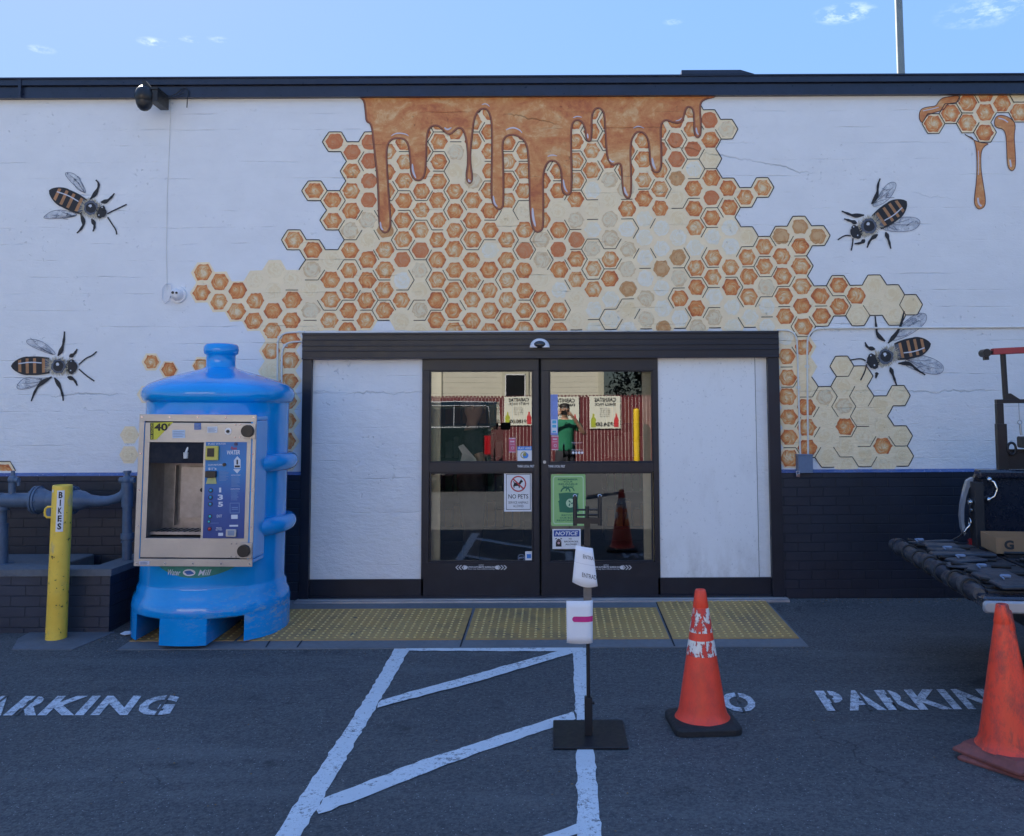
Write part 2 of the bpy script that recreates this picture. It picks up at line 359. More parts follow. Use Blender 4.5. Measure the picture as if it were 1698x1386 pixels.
def concrete(name, col, var=.18):
    t = NT(name); p = t.pos; a = t.noise(p, 1.6, 6, .65); b = t.noise(p, 22, 5, .7); s = t.noise(p, 160, 2)
    c = t.mix(t.rng(a, .3, .7), tuple(x*(1-var) for x in col), tuple(x*(1+var) for x in col))
    c = t.mix(t.rng(b, .45, .75, 0, .45), c, tuple(x*.55 for x in col))
    return t.set(c, .85, 0, t.bump(t.math('ADD', b, t.math('MULTIPLY', s, .4)), .003))
m_conc = concrete('sidewalk_concrete', (.155, .165, .18))
m_cap = concrete('grey_cap_concrete', (.13, .142, .165))
def road_paint():
    t = NT('worn_white_road_paint'); p = t.pos
    n = t.noise(p, 34, 5, .75); b = t.noise(p, 5, 5, .65); v = t.noise(p, 120, 3, .7)
    wear = t.math('ADD', t.math('MULTIPLY', n, .5), t.math('ADD', t.math('MULTIPLY', b, .25), t.math('MULTIPLY', v, .25)))
    k = t.rng(wear, .53, .60, 0, .85)
    c = t.mix(k, t.mix(t.rng(b, .3, .7), (.58, .61, .64), (.70, .73, .76)), (.09, .093, .10))
    return t.set(c, .8, 0, t.bump(t.math('ADD', v, n), .002))
m_road = road_paint()
def road_paint_thin():
    t = NT('faded_stencil_paint'); p = t.pos
    n = t.noise(p, 26, 5, .75); v = t.noise(p, 110, 3, .7)
    k = t.rng(t.math('ADD', t.math('MULTIPLY', n, .6), t.math('MULTIPLY', v, .4)), .47, .58, 0, .92)
    return t.set(t.mix(k, (.62, .64, .68), (.14, .15, .17)), .85)
m_sten = road_paint_thin()
def brick(name, col, off=0):
    t = NT(name); p = t.pos
    br = t.n('ShaderNodeTexBrick'); sx = t.n('ShaderNodeSeparateXYZ'); t.l(p, sx.inputs[0]); cb = t.n('ShaderNodeCombineXYZ')
    t.l(t.math('ADD', sx.outputs[0], sx.outputs[1]), cb.inputs[0]); t.l(sx.outputs[2], cb.inputs[1]); t.l(cb.outputs[0], br.inputs['Vector'])
    br.inputs['Scale'].default_value = 1; br.inputs['Brick Width'].default_value = .225; br.inputs['Row Height'].default_value = .078; br.inputs['Mortar Size'].default_value = .0045; br.inputs['Mortar Smooth'].default_value = .6
    br.inputs['Color1'].default_value = (.35, .35, .35, 1); br.inputs['Color2'].default_value = (.65, .65, .65, 1); br.inputs['Bias'].default_value = 0
    n = t.noise(p, 30, 5, .7); b = t.noise(p, 2.0, 5, .6)
    c = t.mix(t.rng(b, .3, .7), tuple(x*.8 for x in col), tuple(x*1.25 for x in col))
    c = t.mix(t.math('MULTIPLY', br.outputs['Fac'], .45), c, tuple(x*.5 for x in col))
    c = t.mix(t.rng(t.noise(p, 13, 5, .8), .64, .72, 0, .35), c, tuple(x*2.6+.02 for x in col))
    h = t.math('ADD', t.math('MULTIPLY', br.outputs['Fac'], -1.0), t.math('MULTIPLY', n, .35))
    return t.set(c, .42, 0, t.bump(h, .008, 1))
m_brick = brick('navy_painted_brick', (.012, .018, .034))
m_brickp = brick('slate_painted_brick', (.026, .035, .058))
m_navy = M('navy_gloss_paint', (.014, .022, .050), .32, var=.2, bump=.002, bscale=14)
m_ledge = M('navy_ledge_sky_sheen', (.05, .11, .30), .25, var=.15)  # navy ledge; sky reflection on its top put into the base colour
m_bronze = M('dark_bronze_aluminium', (.015, .019, .031), .38, .25, var=.15, scale=3)
m_black = M('black_plastic', (.012, .012, .014), .4)
m_blackm = M('black_steel', (.012, .014, .019), .4, .15, bump=.001)
m_rubber = M('black_rubber', (.018, .018, .02), .75, var=.25, bump=.003, dirt=.2)
m_paper = M('white_paper', (.80, .80, .82), .7, var=.02)
m_white = M('white_enamel', (.78, .78, .8), .35, var=.03)
m_ink = M('black_ink', (.012, .012, .015), .6)
m_blueink = M('blue_ink', (.02, .07, .32), .5)
m_redink = M('red_ink', (.5, .03, .05), .5)
m_chrome = M('bright_steel', (.6, .62, .65), .18, 1.0, var=.06)
m_galv = M('galvanised_steel', (.42, .44, .47), .45, .7, var=.12)
def glass_mat():
    t = NT('door_glass'); tr = t.n('ShaderNodeBsdfTransparent'); tr.inputs[0].default_value = (.84, .87, .88, 1)
    gl = t.n('ShaderNodeBsdfGlossy'); gl.inputs['Roughness'].default_value = .0; gl.inputs['Color'].default_value = (.95, .97, 1, 1)
    nb = t.bump(t.noise(t.pos, 1.3, 1), .003, .10); t.l(nb, gl.inputs['Normal'])
    fr = t.n('ShaderNodeFresnel'); fr.inputs[0].default_value = 2.05
    mx = t.n('ShaderNodeMixShader'); t.l(fr.outputs[0], mx.inputs[0]); t.l(tr.outputs[0], mx.inputs[1]); t.l(gl.outputs[0], mx.inputs[2]); t.l(mx.outputs[0], t.out.inputs[0])
    return t.mat
m_glass = glass_mat()

# ------------------------------------------------------------------ ground
mb = MB()
mb.add([(-200, 60, 0), (200, 60, 0), (200, 0, 0), (-200, 0, 0), (200, -1.53, -.06), (-200, -1.53, -.06), (200, -200, -.06), (-200, -200, -.06)],
       [(3, 2, 1, 0), (5, 4, 2, 3), (7, 6, 4, 5)])
tag(mb.obj('ground', m_asph), kind='structure')
def gp(x, y, dz): return Vector((x, y, gz(y)+dz))
# sidewalk slab and tactile panels
SX0, SX1 = G(196, 1077).x, G(1341, 1073).x
mb = MB()
ybk, yfr = -.02, G(900, 1075).y
mb.add([gp(SX0, ybk, -.05), gp(SX1, ybk, -.05), gp(SX1, yfr, -.05), gp(SX0, yfr, -.05), gp(SX0, ybk, .006), gp(SX1, ybk, .006), gp(SX1, yfr, .006), gp(SX0, yfr, .006)],
       [(4, 7, 6, 5), (3, 2, 6, 7), (2, 1, 5, 6), (0, 3, 7, 4)])
m_joint = M('dark_joint', (.02, .022, .03), .9)
# joints
for (a, b) in (((791, 988), (763, 1075)), ((1084, 989), (1119, 1074)), ((449, 1062), (440, 1076)), ((502, 1062), (492, 1076))):
    p = G(*a); q = G(*b); w = .006
    mb.poly([gp(p.x-w, p.y, .0085), gp(q.x-w, q.y+.01, .0085), gp(q.x+w, q.y+.01, .0085), gp(p.x+w, p.y, .0085)], 1)
tag(mb.obj('sidewalk', [m_conc, m_joint]), kind='structure')
def tact_mat():
    t = NT('weathered_yellow_tactile'); p = t.pos; n = t.noise(p, 2.2, 5, .65); f = t.noise(p, 40, 4, .7)
    c = t.mix(t.rng(n, .3, .7), (.46, .265, .075), (.52, .32, .11)); c = t.mix(t.rng(f, .4, .75, 0, .55), c, (.25, .18, .10))
    c = t.mix(t.math('MAXIMUM', t.rng(t.noise(p, 9, 3, .6), .66, .73, 0, .85), t.rng(t.noise(t.map(p, (1, 1, 1), (2, 5, 0)), 1.6, 6, .7), .48, .68, 0, .6)), c, (.09, .08, .07))
    return t.set(c, .7, 0, t.bump(f, .002))
def dome_mat():
    t = NT('worn_dome_yellow'); n = t.noise(t.pos, 30, 3, .7)
    return t.set(t.mix(t.rng(n, .35, .65), (.56, .37, .11), (.78, .56, .22)), .6)
m_tact, m_dome = tact_mat(), dome_mat()
def tactile(x0, x1, y0, y1, name):           # y0 far edge, y1 near edge
    mb = MB(); e = .012
    vs = [gp(x, y, dz) for dz in (.006, .011) for x, y in ((x0+e, y0), (x1-e, y0), (x1-e, y1), (x0+e, y1))]
    mb.add(vs, [(4, 7, 6, 5), (3, 2, 6, 7), (2, 1, 5, 6), (0, 3, 7, 4), (1, 0, 4, 5)], 0)
    sp = .058; nx = int((x1-x0-.04)/sp); ny = int((y0-y1-.03)/sp)
    for i in range(nx):
        for j in range(ny):
            cx = x0+.02+e+sp*(i+.5)+(x1-x0-.04-2*e-nx*sp)/2; cy = y0-.015-sp*(j+.5)
            b = gp(cx, cy, .0112); N = 8
            vs = [b+Vector((.0115*math.cos(a), .0115*math.sin(a), 0)) for a in [2*math.pi*k/N for k in range(N)]]+[b+Vector((.006*math.cos(a), .006*math.sin(a), .005)) for a in [2*math.pi*k/N for k in range(N)]]
            mb.add(vs, [(k, (k+1) % N, N+(k+1) % N, N+k) for k in range(N)]+[tuple(range(N, 2*N))], 1)
    o = mb.obj('tactile_paving', [m_tact, m_dome]); tag(o, kind='structure'); return o
yT0, yT1 = G(900, 1010).y, G(900, 1062).y
xA, xB = G(776, 1040).x, G(1104, 1040).x
tactile(G(1104, 1040).x, G(1297, 1026).x, G(1180, 991).y, yT1, 'r')
tactile(xA, xB, yT0, yT1, 'm')
xL = G(560, 1040).x - .75
tactile(-2.32, xA, yT0, yT1, 'l')
tactile(-3.1, -2.32, -.12, yT1, 'll')
# painted hatching: outlines traced on the ground, edges roughened
random.seed(4)
def strip(mb, pts, dz, jit=.006, step=.05):
    P = [G(*p) for p in pts]; out = []
    for i in range(len(P)):
        a, b = P[i], P[(i+1) % len(P)]; L = (b-a).length; n = max(1, int(L/step))
        for k in range(n):
            q = a.lerp(b, k/n); out.append(gp(q.x+random.uniform(-jit, jit), q.y+random.uniform(-jit, jit), dz))
    mb.poly(out)
mb = MB()
strip(mb, [(655, 1074), (680, 1074), (500, 1386), (470, 1440), (425, 1440), (455, 1386), (608, 1155)], .003)
strip(mb, [(673, 1072), (966, 1072), (966, 1081), (673, 1080)], .005)
strip(mb, [(630, 1163), (940, 1076), (950, 1084), (800, 1129), (626, 1175)], .007)
strip(mb, [(948, 1074), (972, 1074), (980, 1190), (998, 1386), (1002, 1440), (957, 1440), (957, 1386), (955, 1190), (951, 1100)], .003)
strip(mb, [(537, 1325), (700, 1262), (950, 1181), (956, 1194), (760, 1262), (530, 1352), (524, 1345)], .005)
strip(mb, [(958, 1366), (964, 1382), (880, 1412), (840, 1412)], .005)
o = mb.obj('painted_hatching', m_road); tag(o, kind='structure')
def quadmap(TL, TR, BL, BR, dz):
    def f(x, y):
        a = Vector(TL).lerp(Vector(TR), x); b = Vector(BL).lerp(Vector(BR), x); c = b.lerp(a, y)
        q = G(c.x, c.y); return gp(q.x, q.y, dz)
    return f
for s, q in (('PARKING', ((-62, 1155), (300, 1154), (-108, 1188), (280, 1187))), ('NO', ((1136, 1150), (1245, 1149), (1150, 1182), (1259, 1181))), ('PARKING', ((1350, 1146), (1690, 1142), (1372, 1180), (1725, 1176)))):
    mb = MB(); text_fit(mb, s, 0, 1, 0, 1, quadmap(*q, .004), bold=.055, spacing=1.12)
    f5 = quadmap(*q, .0065)
    for u in ((.052, .205, .345, .945) if s != 'NO' else (.23, .77)):     # breaks left by the stencil plate
        w = .007 if s != 'NO' else .022; mb.poly([f5(u-w, .5 if s == 'NO' else .0), f5(u+w, .5 if s == 'NO' else .0), f5(u+w, 1.02), f5(u-w, 1.02)], 1)
        if s == 'NO': mb.poly([f5(u-w, -.02), f5(u+w, -.02), f5(u+w, .3), f5(u-w, .3)], 1)
    tag(mb.obj('painted_lettering', [m_sten, m_asph]), kind='structure')

# ------------------------------------------------------------------ the store building
B = thing('store_building', 'white store building with navy brick base and honeycomb mural around its sliding doors', 'building')
XL, XR = -30, 30; OP0, OP1 = W(505, 700).x, W(1289, 700).x; OPZ = W(900, 551).z
ZT = 4.43; ZB = W(900, 782).z; ZR = 4.62
mb = MB()
mb.box((XL, 0, ZB), (OP0, .25, ZR-.02)); mb.box((OP1, 0, ZB), (XR, .25, ZR-.02)); mb.box((OP0, .0, OPZ), (OP1, .25, ZR-.02))
mb.obj('wall', m_wall, B)
mb = MB()
mb.box((XL, -.05, -.1), (OP0, .25, ZB-.012)); mb.box((OP1, -.05, -.1), (XR, .25, ZB-.012))
mb.obj('brick_base', m_brick, B)
mb = MB()
for a, b in ((XL, OP0), (OP1, XR)):
    mb.add([(a, 0.0, ZB+.010), (b, 0, ZB+.010), (b, -.056, ZB-.012), (a, -.056, ZB-.012), (a, -.056, ZB-.016), (b, -.056, ZB-.016)], [(3, 2, 1, 0), (4, 5, 2, 3)])
mb.obj('base_ledge', m_ledge, B)
# parapet band in two boards
mb = MB(); z0 = W(849, 157.5, -.07).z; z1 = W(849, 128, -.07).z; zm = W(849, 139, -.07).z
mb.box((XL, -.05, z0), (XR, .3, zm-.004)); mb.box((XL, -.035, zm-.004), (XR, .3, zm+.006)); mb.box((XL, -.075, zm+.006), (XR, .3, z1)); mb.box((XL, -.09, z1), (XR, .32, z1+.012))
p = W(1130, 120, -.09); q = W(1228, 118, -.09)
mb.add([(p.x, -.094, z1+.013), (q.x+.12, -.094, z1+.013), (q.x, -.094, z1+.05), (p.x, -.094, z1+.05), (p.x, .2, z1+.013), (q.x+.12, .2, z1+.013), (q.x, .2, z1+.05), (p.x, .2, z1+.05)],
       [(0, 1, 2, 3), (3, 2, 6, 7), (0, 3, 7, 4), (1, 5, 6, 2)])
p = W(33, 128, -.08); mb.box((p.x-.012, -.082, z0-.0), (p.x+.012, -.07, z1))
mb.obj('parapet', m_navy, B)
mb = MB(); mb.box((XL, .3, ZR-.3), (XR, 14, ZR-.2)); mb.box((XL, 14, 0), (XR, 14.2, ZR)); mb.box((XL-.2, .26, 0), (XL, 14, ZR)); mb.box((XR, .26, 0), (XR+.2, 14, ZR)); mb.obj('roof', M('roof_felt', (.12, .12, .13), .9), B)

# ---- honeycomb mural lattice
CXS = [336.5, 366, 395, 424.5, 454.8, 485, 517, 549.5, 579.5, 608.5, 638, 667.5, 697, 724.7, 753, 783, 812, 841, 869, 898, 927, 955, 983.7, 1011, 1041, 1070, 1097.5, 1125, 1154, 1183, 1211.7, 1240.6, 1269, 1298, 1328, 1359, 1389, 1418, 1449, 1479, 1507]
def cx_(c):
    if c < 0: return CXS[0]+29.5*c
    if c >= len(CXS): return CXS[-1]+29*(c-len(CXS)+1)
    return CXS[c]
def pos(c, k):
    x = cx_(c); y = (497.5 if c % 2 else 481)+33.4*k
    if y < 400: y += (400-y)*.028
    if x > 900: y -= (x-900)*.015
    if x < 450: y += (450-x)*.035
    x = 880+(x-880)*(1-.00009*(450-y))
    return Vector((x, y))
def nb(c, k):                                # six neighbours, starting right-up going clockwise on screen
    if c % 2: return [(c+1, k), (c+1, k+1), (c, k+1), (c-1, k+1), (c-1, k), (c, k-1)]
    return [(c+1, k-1), (c+1, k), (c, k+1), (c-1, k), (c-1, k-1), (c, k-1)]
TAB = {0: (-1, 'oo'), 1: (-1, 'oo'), 2: (0, 'oo'), 3: (-1, 'poo'), 4: (-1, 'ppooop'), 5: (-3, 'o.pooooooooo'), 6: (-5, 'o..otptp'),
 7: (-8, 's..oo.pooo'), 8: (-7, 'soootooooo'), 9: (-8, 'sssstpoooo'), 10: (-8, 'oooooToooo.'), 11: (-8, 'ooooooswop'), 12: (-8, 'oooooostptp'),
 13: (-8, 'oooooooooo'), 14: (-7, 'tpoooooooo'), 15: (-8, 'optooooooo'), 16: (-9, 'ooooooowoooo'), 17: (-8, 'oooopooooo'), 18: (-7, 'oooposoooo'), 19: (-8, 'ooooottpoo'),
 20: (-6, 'ooposowoo'), 21: (-8, 'ooootsoopp'), 22: (-9, 'oooowpwtooww'), 23: (-8, 'ootpttooww'), 24: (-6, 'otowttTpw'), 25: (-8, 'oooowwwwtt'),
 26: (-8, 'osooowwTwwT'), 27: (-9, 'ossTppwTtow'), 28: (-9, 'ooswooowooot'), 29: (-9, 'soposowoowt'), 30: (-8, 't..oowwooww'), 31: (-5, 'o.pooow'),
 32: (-5, 'o..ootww'), 33: (-3, 'Toooowoooooo'), 34: (-3, 'Tooooooppooo'), 35: (-3, 'T..oo...tppp'), 36: (0, 'oo..pptopp'), 37: (0, 'op..ppppp'), 38: (0, 'pp....ppop'), 39: (0, 'pp...p.pp'), 40: (1, 'p')}
cells = {}
for c in range(10, 28):
    for k in range(-9 if c % 2 or c > 13 else -8, TAB[c][0]): cells[(c, k)] = 'o'
for c, (k0, s) in TAB.items():
    for i, ch in enumerate(s):
        if ch != '.': cells[(c, k0+i)] = ch
def clip(pts, ax, lim, keep_less):
    out = []; n = len(pts)
    ins = (lambda p: p[ax] <= lim) if keep_less else (lambda p: p[ax] >= lim)
    for i in range(n):
        a, b = pts[i], pts[(i+1) % n]
        if ins(a): out.append(a)
        if ins(a) != ins(b):
            t = (lim-a[ax])/(b[ax]-a[ax]); out.append(a.lerp(b, t))
    return out
def clipall(P):
    P = clip(P, 1, 158.5, False)
    if P: P = clip(P, 1, 780.5, True)
    if not P: return P
    cxm = sum(p.x for p in P)/len(P); cym = sum(p.y for p in P)/len(P)
    if 505 < cxm < 1288: return clip(P, 1, 548.3, True)
    if cym > 545 and cxm <= 505: return clip(P, 0, 502.5, True)
    if cym > 545 and cxm >= 1288: return clip(P, 0, 1289.5, False)
    return P
random.seed(11)
def verts_of(c, k):
    N = nb(c, k); p = pos(c, k); V = []
    for i in range(6):
        a, b = pos(*N[i]), pos(*N[(i+1) % 6]); V.append((p+a+b)/3)
    return p, V
hm = MB(); HM = [m_cream, m_line]+[CELL[k] for k in 'osTtpw']; HI = {k: i+2 for i, k in enumerate('osTtpw')}
def wl(p, l): v = W(p.x, p.y); v.y = -.0015*l; return v
def cell(p, V, ch, base=True, s=.77):
    if base:
        P = clipall(V)
        if len(P) > 2: hm.poly([wl(q, 1) for q in P], 0)
    R = sum((q-p).length for q in V)/6; out = []; rn = random.random(); s *= random.uniform(.96, 1.05)
    ja = .07 if ch in 'os' else .12
    ctr = p+Vector((random.uniform(-1, 1), random.uniform(-1, 1)))
    for i in range(6):
        for k in range(4):
            q = V[i].lerp(V[(i+1) % 6], k/4); d = q-p
            if ch not in 'o': d *= 1-.05*(k == 0)
            out.append(ctr+d*s*(1+random.uniform(-ja, ja)*.8))
    out = clipall(out)
    if len(out) > 2: hm.add([wl(q, 2) for q in out], [tuple(range(len(out)))], HI[ch], False, [((q.x-p.x)/R, -(q.y-p.y)/R) for q in out], rn)
def ribbon(mb, pts, w, layer, mi, w1=None):      # painted stroke; w in photo pixels, may taper or be a list
    n = len(pts); L = []; Rr = []
    for i, p in enumerate(pts):
        t = pts[min(i+1, n-1)]-pts[max(i-1, 0)]; t.normalize(); nn = Vector((-t.y, t.x))
        ww = w[i] if isinstance(w, (list, tuple)) else (w if w1 is None else w+(w1-w)*i/(n-1))
        L.append(p+nn*ww/2); Rr.append(p-nn*ww/2)
    for i in range(n-1):
        mb.poly([wl(q, layer) for q in (L[i], L[i+1], Rr[i+1], Rr[i])], mi)
seen = set()
for (c, k), ch in cells.items():
    p, V = verts_of(c, k); cell(p, V, ch)
    N = nb(c, k)
    for i in range(6):
        other = N[(i+1) % 6]; e = frozenset(((c, k), other))
        if e in seen: continue
        seen.add(e); a, b = V[i], V[(i+1) % 6]; inner = other in cells
        if not inner:
            if c <= 4 or (c == 5 and k > -2) or (c == 33 and k > 0) or (c == 34 and 2 < k < 5): continue
            d = (V[i]+V[(i+1) % 6])/2-p; q = [a, a.lerp(b, .5)+d*.015, b]
            wd = 1.6
        else:
            if c < 5 or (c == 5 and k > 1) or random.random() > .40: continue
            q = [a, a.lerp(b, .5), b]; wd = 1.2
        if min(a.y, b.y) < 160 or max(a.y, b.y) > 778: continue
        if 503 < a.x < 1290 and max(a.y, b.y) > 547: continue
        ribbon(hm, q, wd, 2.6, 1)
# cells standing alone at the left, behind the kiosk and in the upper right corner
def lone(x, y, ch, R=19.5, line=False, fill=.77):
    p = Vector((x, y)); V = [p+Vector((R*math.cos(rad(60*i+random.uniform(-3, 3))), R*math.sin(rad(60*i)))) for i in range(6)]
    cell(p, V, ch, True, fill)
    if line: ribbon(hm, [v for v in clipall(V)], 1.5, 2.6, 1)
for x, y, ch in ((251, 600, 'o'), (280, 613, 'o'), (334, 606, 'o'), (215, 721, 'p'), (214, 754, 'p'), (243, 654, 'p')): lone(x, y, ch, 16.3)
lone(3, 790, 'o', 29, True)
TR = {(1547.5, 205): 'o', (1576, 188.5): 'o', (1604, 204): 'o', (1604, 171): 'o', (1633, 187): 'o', (1633, 219.5): 'o', (1633, 154): 'o', (1662, 170.5): 'o', (1690.5, 186): 'o', (1690, 153): 'p', (1719, 170): 'o', (1719, 202): 'o', (1748, 186): 'o'}
for (x, y), ch in TR.items():
    p = Vector((x, y)); V = [p+Vector((19.1*math.cos(rad(60*i)), 19.0*math.sin(rad(60*i)))) for i in range(6)]; V = [q*.996+p*.004 for q in V]
    cell(p, V, ch, True, .8)
    for i in range(6):
        m = (V[i]+V[(i+1) % 6])/2; o = p+(m-p)*2
        near = any((Vector(t)-o).length < 9 for t in TR)
        if m.y > 160 and (not near or random.random() < .3): ribbon(hm, [V[i], V[(i+1) % 6]], 1.3, 3.3, 1)
hm.obj('honeycomb_mural', HM, B)
# ---- honey running down
DR = [(583,158.3),(586,162),(603,163),(606,190),(607,203),(616,206),(620,250),(626,300),(627,340),(628,373),(632,383),(637,387),(643,386),(648,378),(649,365),(647,340),(645,310),(643,280),(642,250),(645,237),(652,231),(662,230),(672,232),(678,245),(680,270),(681,289),(686,298),(694,301),(701,298),(706,288),(708,260),(708,235),(711,215),(719,209),(728,210),(735,218),(742,224),(749,223),(754,218),(760,213),(766,214),(771,225),(775,250),(775,275),(772,290),(774,301),(779,306),(784,301),(784,290),(781,270),(781,250),(784,225),(786,205),(790,190),(797,182),(806,181),(812,190),(815,210),(815,260),(814,300),(814,328),(818,341),(825,348),(832,348),(836,339),(836,300),(835,260),(834,238),(838,228),(848,224),(860,227),(870,235),(875,250),(877,300),(878,350),(881,375),(887,385),(893,386),(900,382),(902,370),(902,330),(901,300),(903,282),(908,271),(914,267),(924,270),(929,280),(931,300),(931,314),(934,322),(941,325),(947,322),(949,310),(949,280),(948,250),(948,210),(953,201),(960,200),(966,205),(970,215),(971,229),(974,235),(977,236),(981,233),(982,220),(982,200),(983,188),(988,181),(994,180),(1000,186),(1002,200),(1004,240),(1006,262),(1012,273),(1019,275),(1024,272),(1029,273),(1030,285),(1031,310),(1034,324),(1040,331),(1046,328),(1048,310),(1047,280),(1046,250),(1048,232),(1054,222),(1060,219),(1068,222),(1074,232),(1076,250),(1077,270),(1081,283),(1087,288),(1095,285),(1098,270),(1097,240),(1096,210),(1100,202),(1106,200),(1112,203),(1120,205),(1127,205),(1133,200),(1136,188),(1139,179),(1144,178),(1149,184),(1150,200),(1150,221),(1154,229),(1159,229),(1163,222),(1163,200),(1161,180),(1163,170),(1170,165),(1185,162),(1187,158.3)]
def smooth(P, it=2, closed=False):
    for _ in range(it):
        Q = [] if closed else [P[0]]
        n = len(P)
        for i in range(n if closed else n-1):
            a, b = P[i], P[(i+1) % n]; Q += [a.lerp(b, .25), a.lerp(b, .75)]
        if not closed: Q.append(P[-1])
        P = Q
    return P
def V2(l): return [Vector(p) for p in l]
hd = MB(); D2 = smooth(V2(DR), 2)
hd.poly([wl(q, 4) for q in D2], 0)
ribbon(hd, D2, 1.0, 6, 1)
def off(P, d):
    out = []
    for i, p in enumerate(P):
        t = P[min(i+1, len(P)-1)]-P[max(i-1, 0)]; t.normalize(); out.append(p+Vector((t.y, -t.x))*d)
    return out
ribbon(hd, [p for p in off(D2, 1.8)][8:-8], 2.2, 5, 2)
for pts, w in (([(649,226),(655,222),(664,221),(674,223),(678,226)], 2), ([(839,216),(845,213),(853,212),(862,216),(866,221)], 2.4), ([(908,260),(915,257),(924,259)], 2), ([(950,196),(957,193),(965,195)], 1.8), ([(1050,213),(1058,209),(1068,213)], 2), ([(799,174),(806,172),(812,177)], 1.8), ([(737,212),(742,216),(749,212)], 3),
               ([(684,272),(685,285),(690,296)], 3.5), ([(631,368),(632,378),(636,382)], 3), ([(818,325),(820,338),(825,343)], 3.2), ([(883,345),(884,362),(888,376)], 4), ([(777,297),(778,302),(781,300)], 2.5), ([(934,298),(936,312),(941,319)], 3), ([(1035,310),(1037,320),(1041,325)], 3.5), ([(1081,262),(1083,274),(1087,281)], 3.8), ([(1154,212),(1155,220),(1158,224)], 3), ([(1010,264),(1014,269),(1019,268)], 2.5), ([(1120,201),(1126,200),(1130,196)], 1.8), ([(974,222),(975,230)], 2.5)):
    P = smooth(V2(pts), 2); n = len(P); ribbon(hd, P, [max(.5, w*math.sin(math.pi*(.12+.8*i/(n-1)))) for i in range(n)], 7, 3)
# upper right run-offs
for pts in ([(1529,205),(1524,198),(1524,187),(1528,180),(1540,177),(1552,176),(1556,168),(1563,162),(1578,160),(1588,158.4),(1592,163),(1588,170),(1570,172),(1566,182),(1545,188),(1536,192)],
            [(1597,221),(1604,226),(1613,228),(1618,242),(1620,270),(1619,300),(1616,322),(1615,338),(1620,346),(1626,347),(1633,342),(1634,330),(1630,305),(1626,280),(1626,252),(1632,242),(1641,238),(1620,236)],
            [(1648,206),(1652,212),(1664,214),(1668,226),(1669,250),(1670,275),(1675,283),(1680,283),(1684,276),(1683,250),(1681,225),(1684,206),(1676,196),(1660,190),(1650,194)]):
    P = smooth(V2(pts), 2, True); hd.poly([wl(q, 2.8) for q in P], 0); ribbon(hd, P+[P[0]], 1.3, 3.1, 1)
for pts, w in (([(1621,328),(1622,338),(1627,342)], 3), ([(1674,265),(1676,277)], 3), ([(1655,196),(1664,198),(1671,203)], 2), ([(1622,250),(1622,290)], 1.2), ([(1530,184),(1545,181),(1556,178)], 1.5)):
    P = smooth(V2(pts), 2); ribbon(hd, P, w, 4, 3)
hd.obj('honey_drip', [m_honey, m_hdark, m_hmid, m_hl], B)

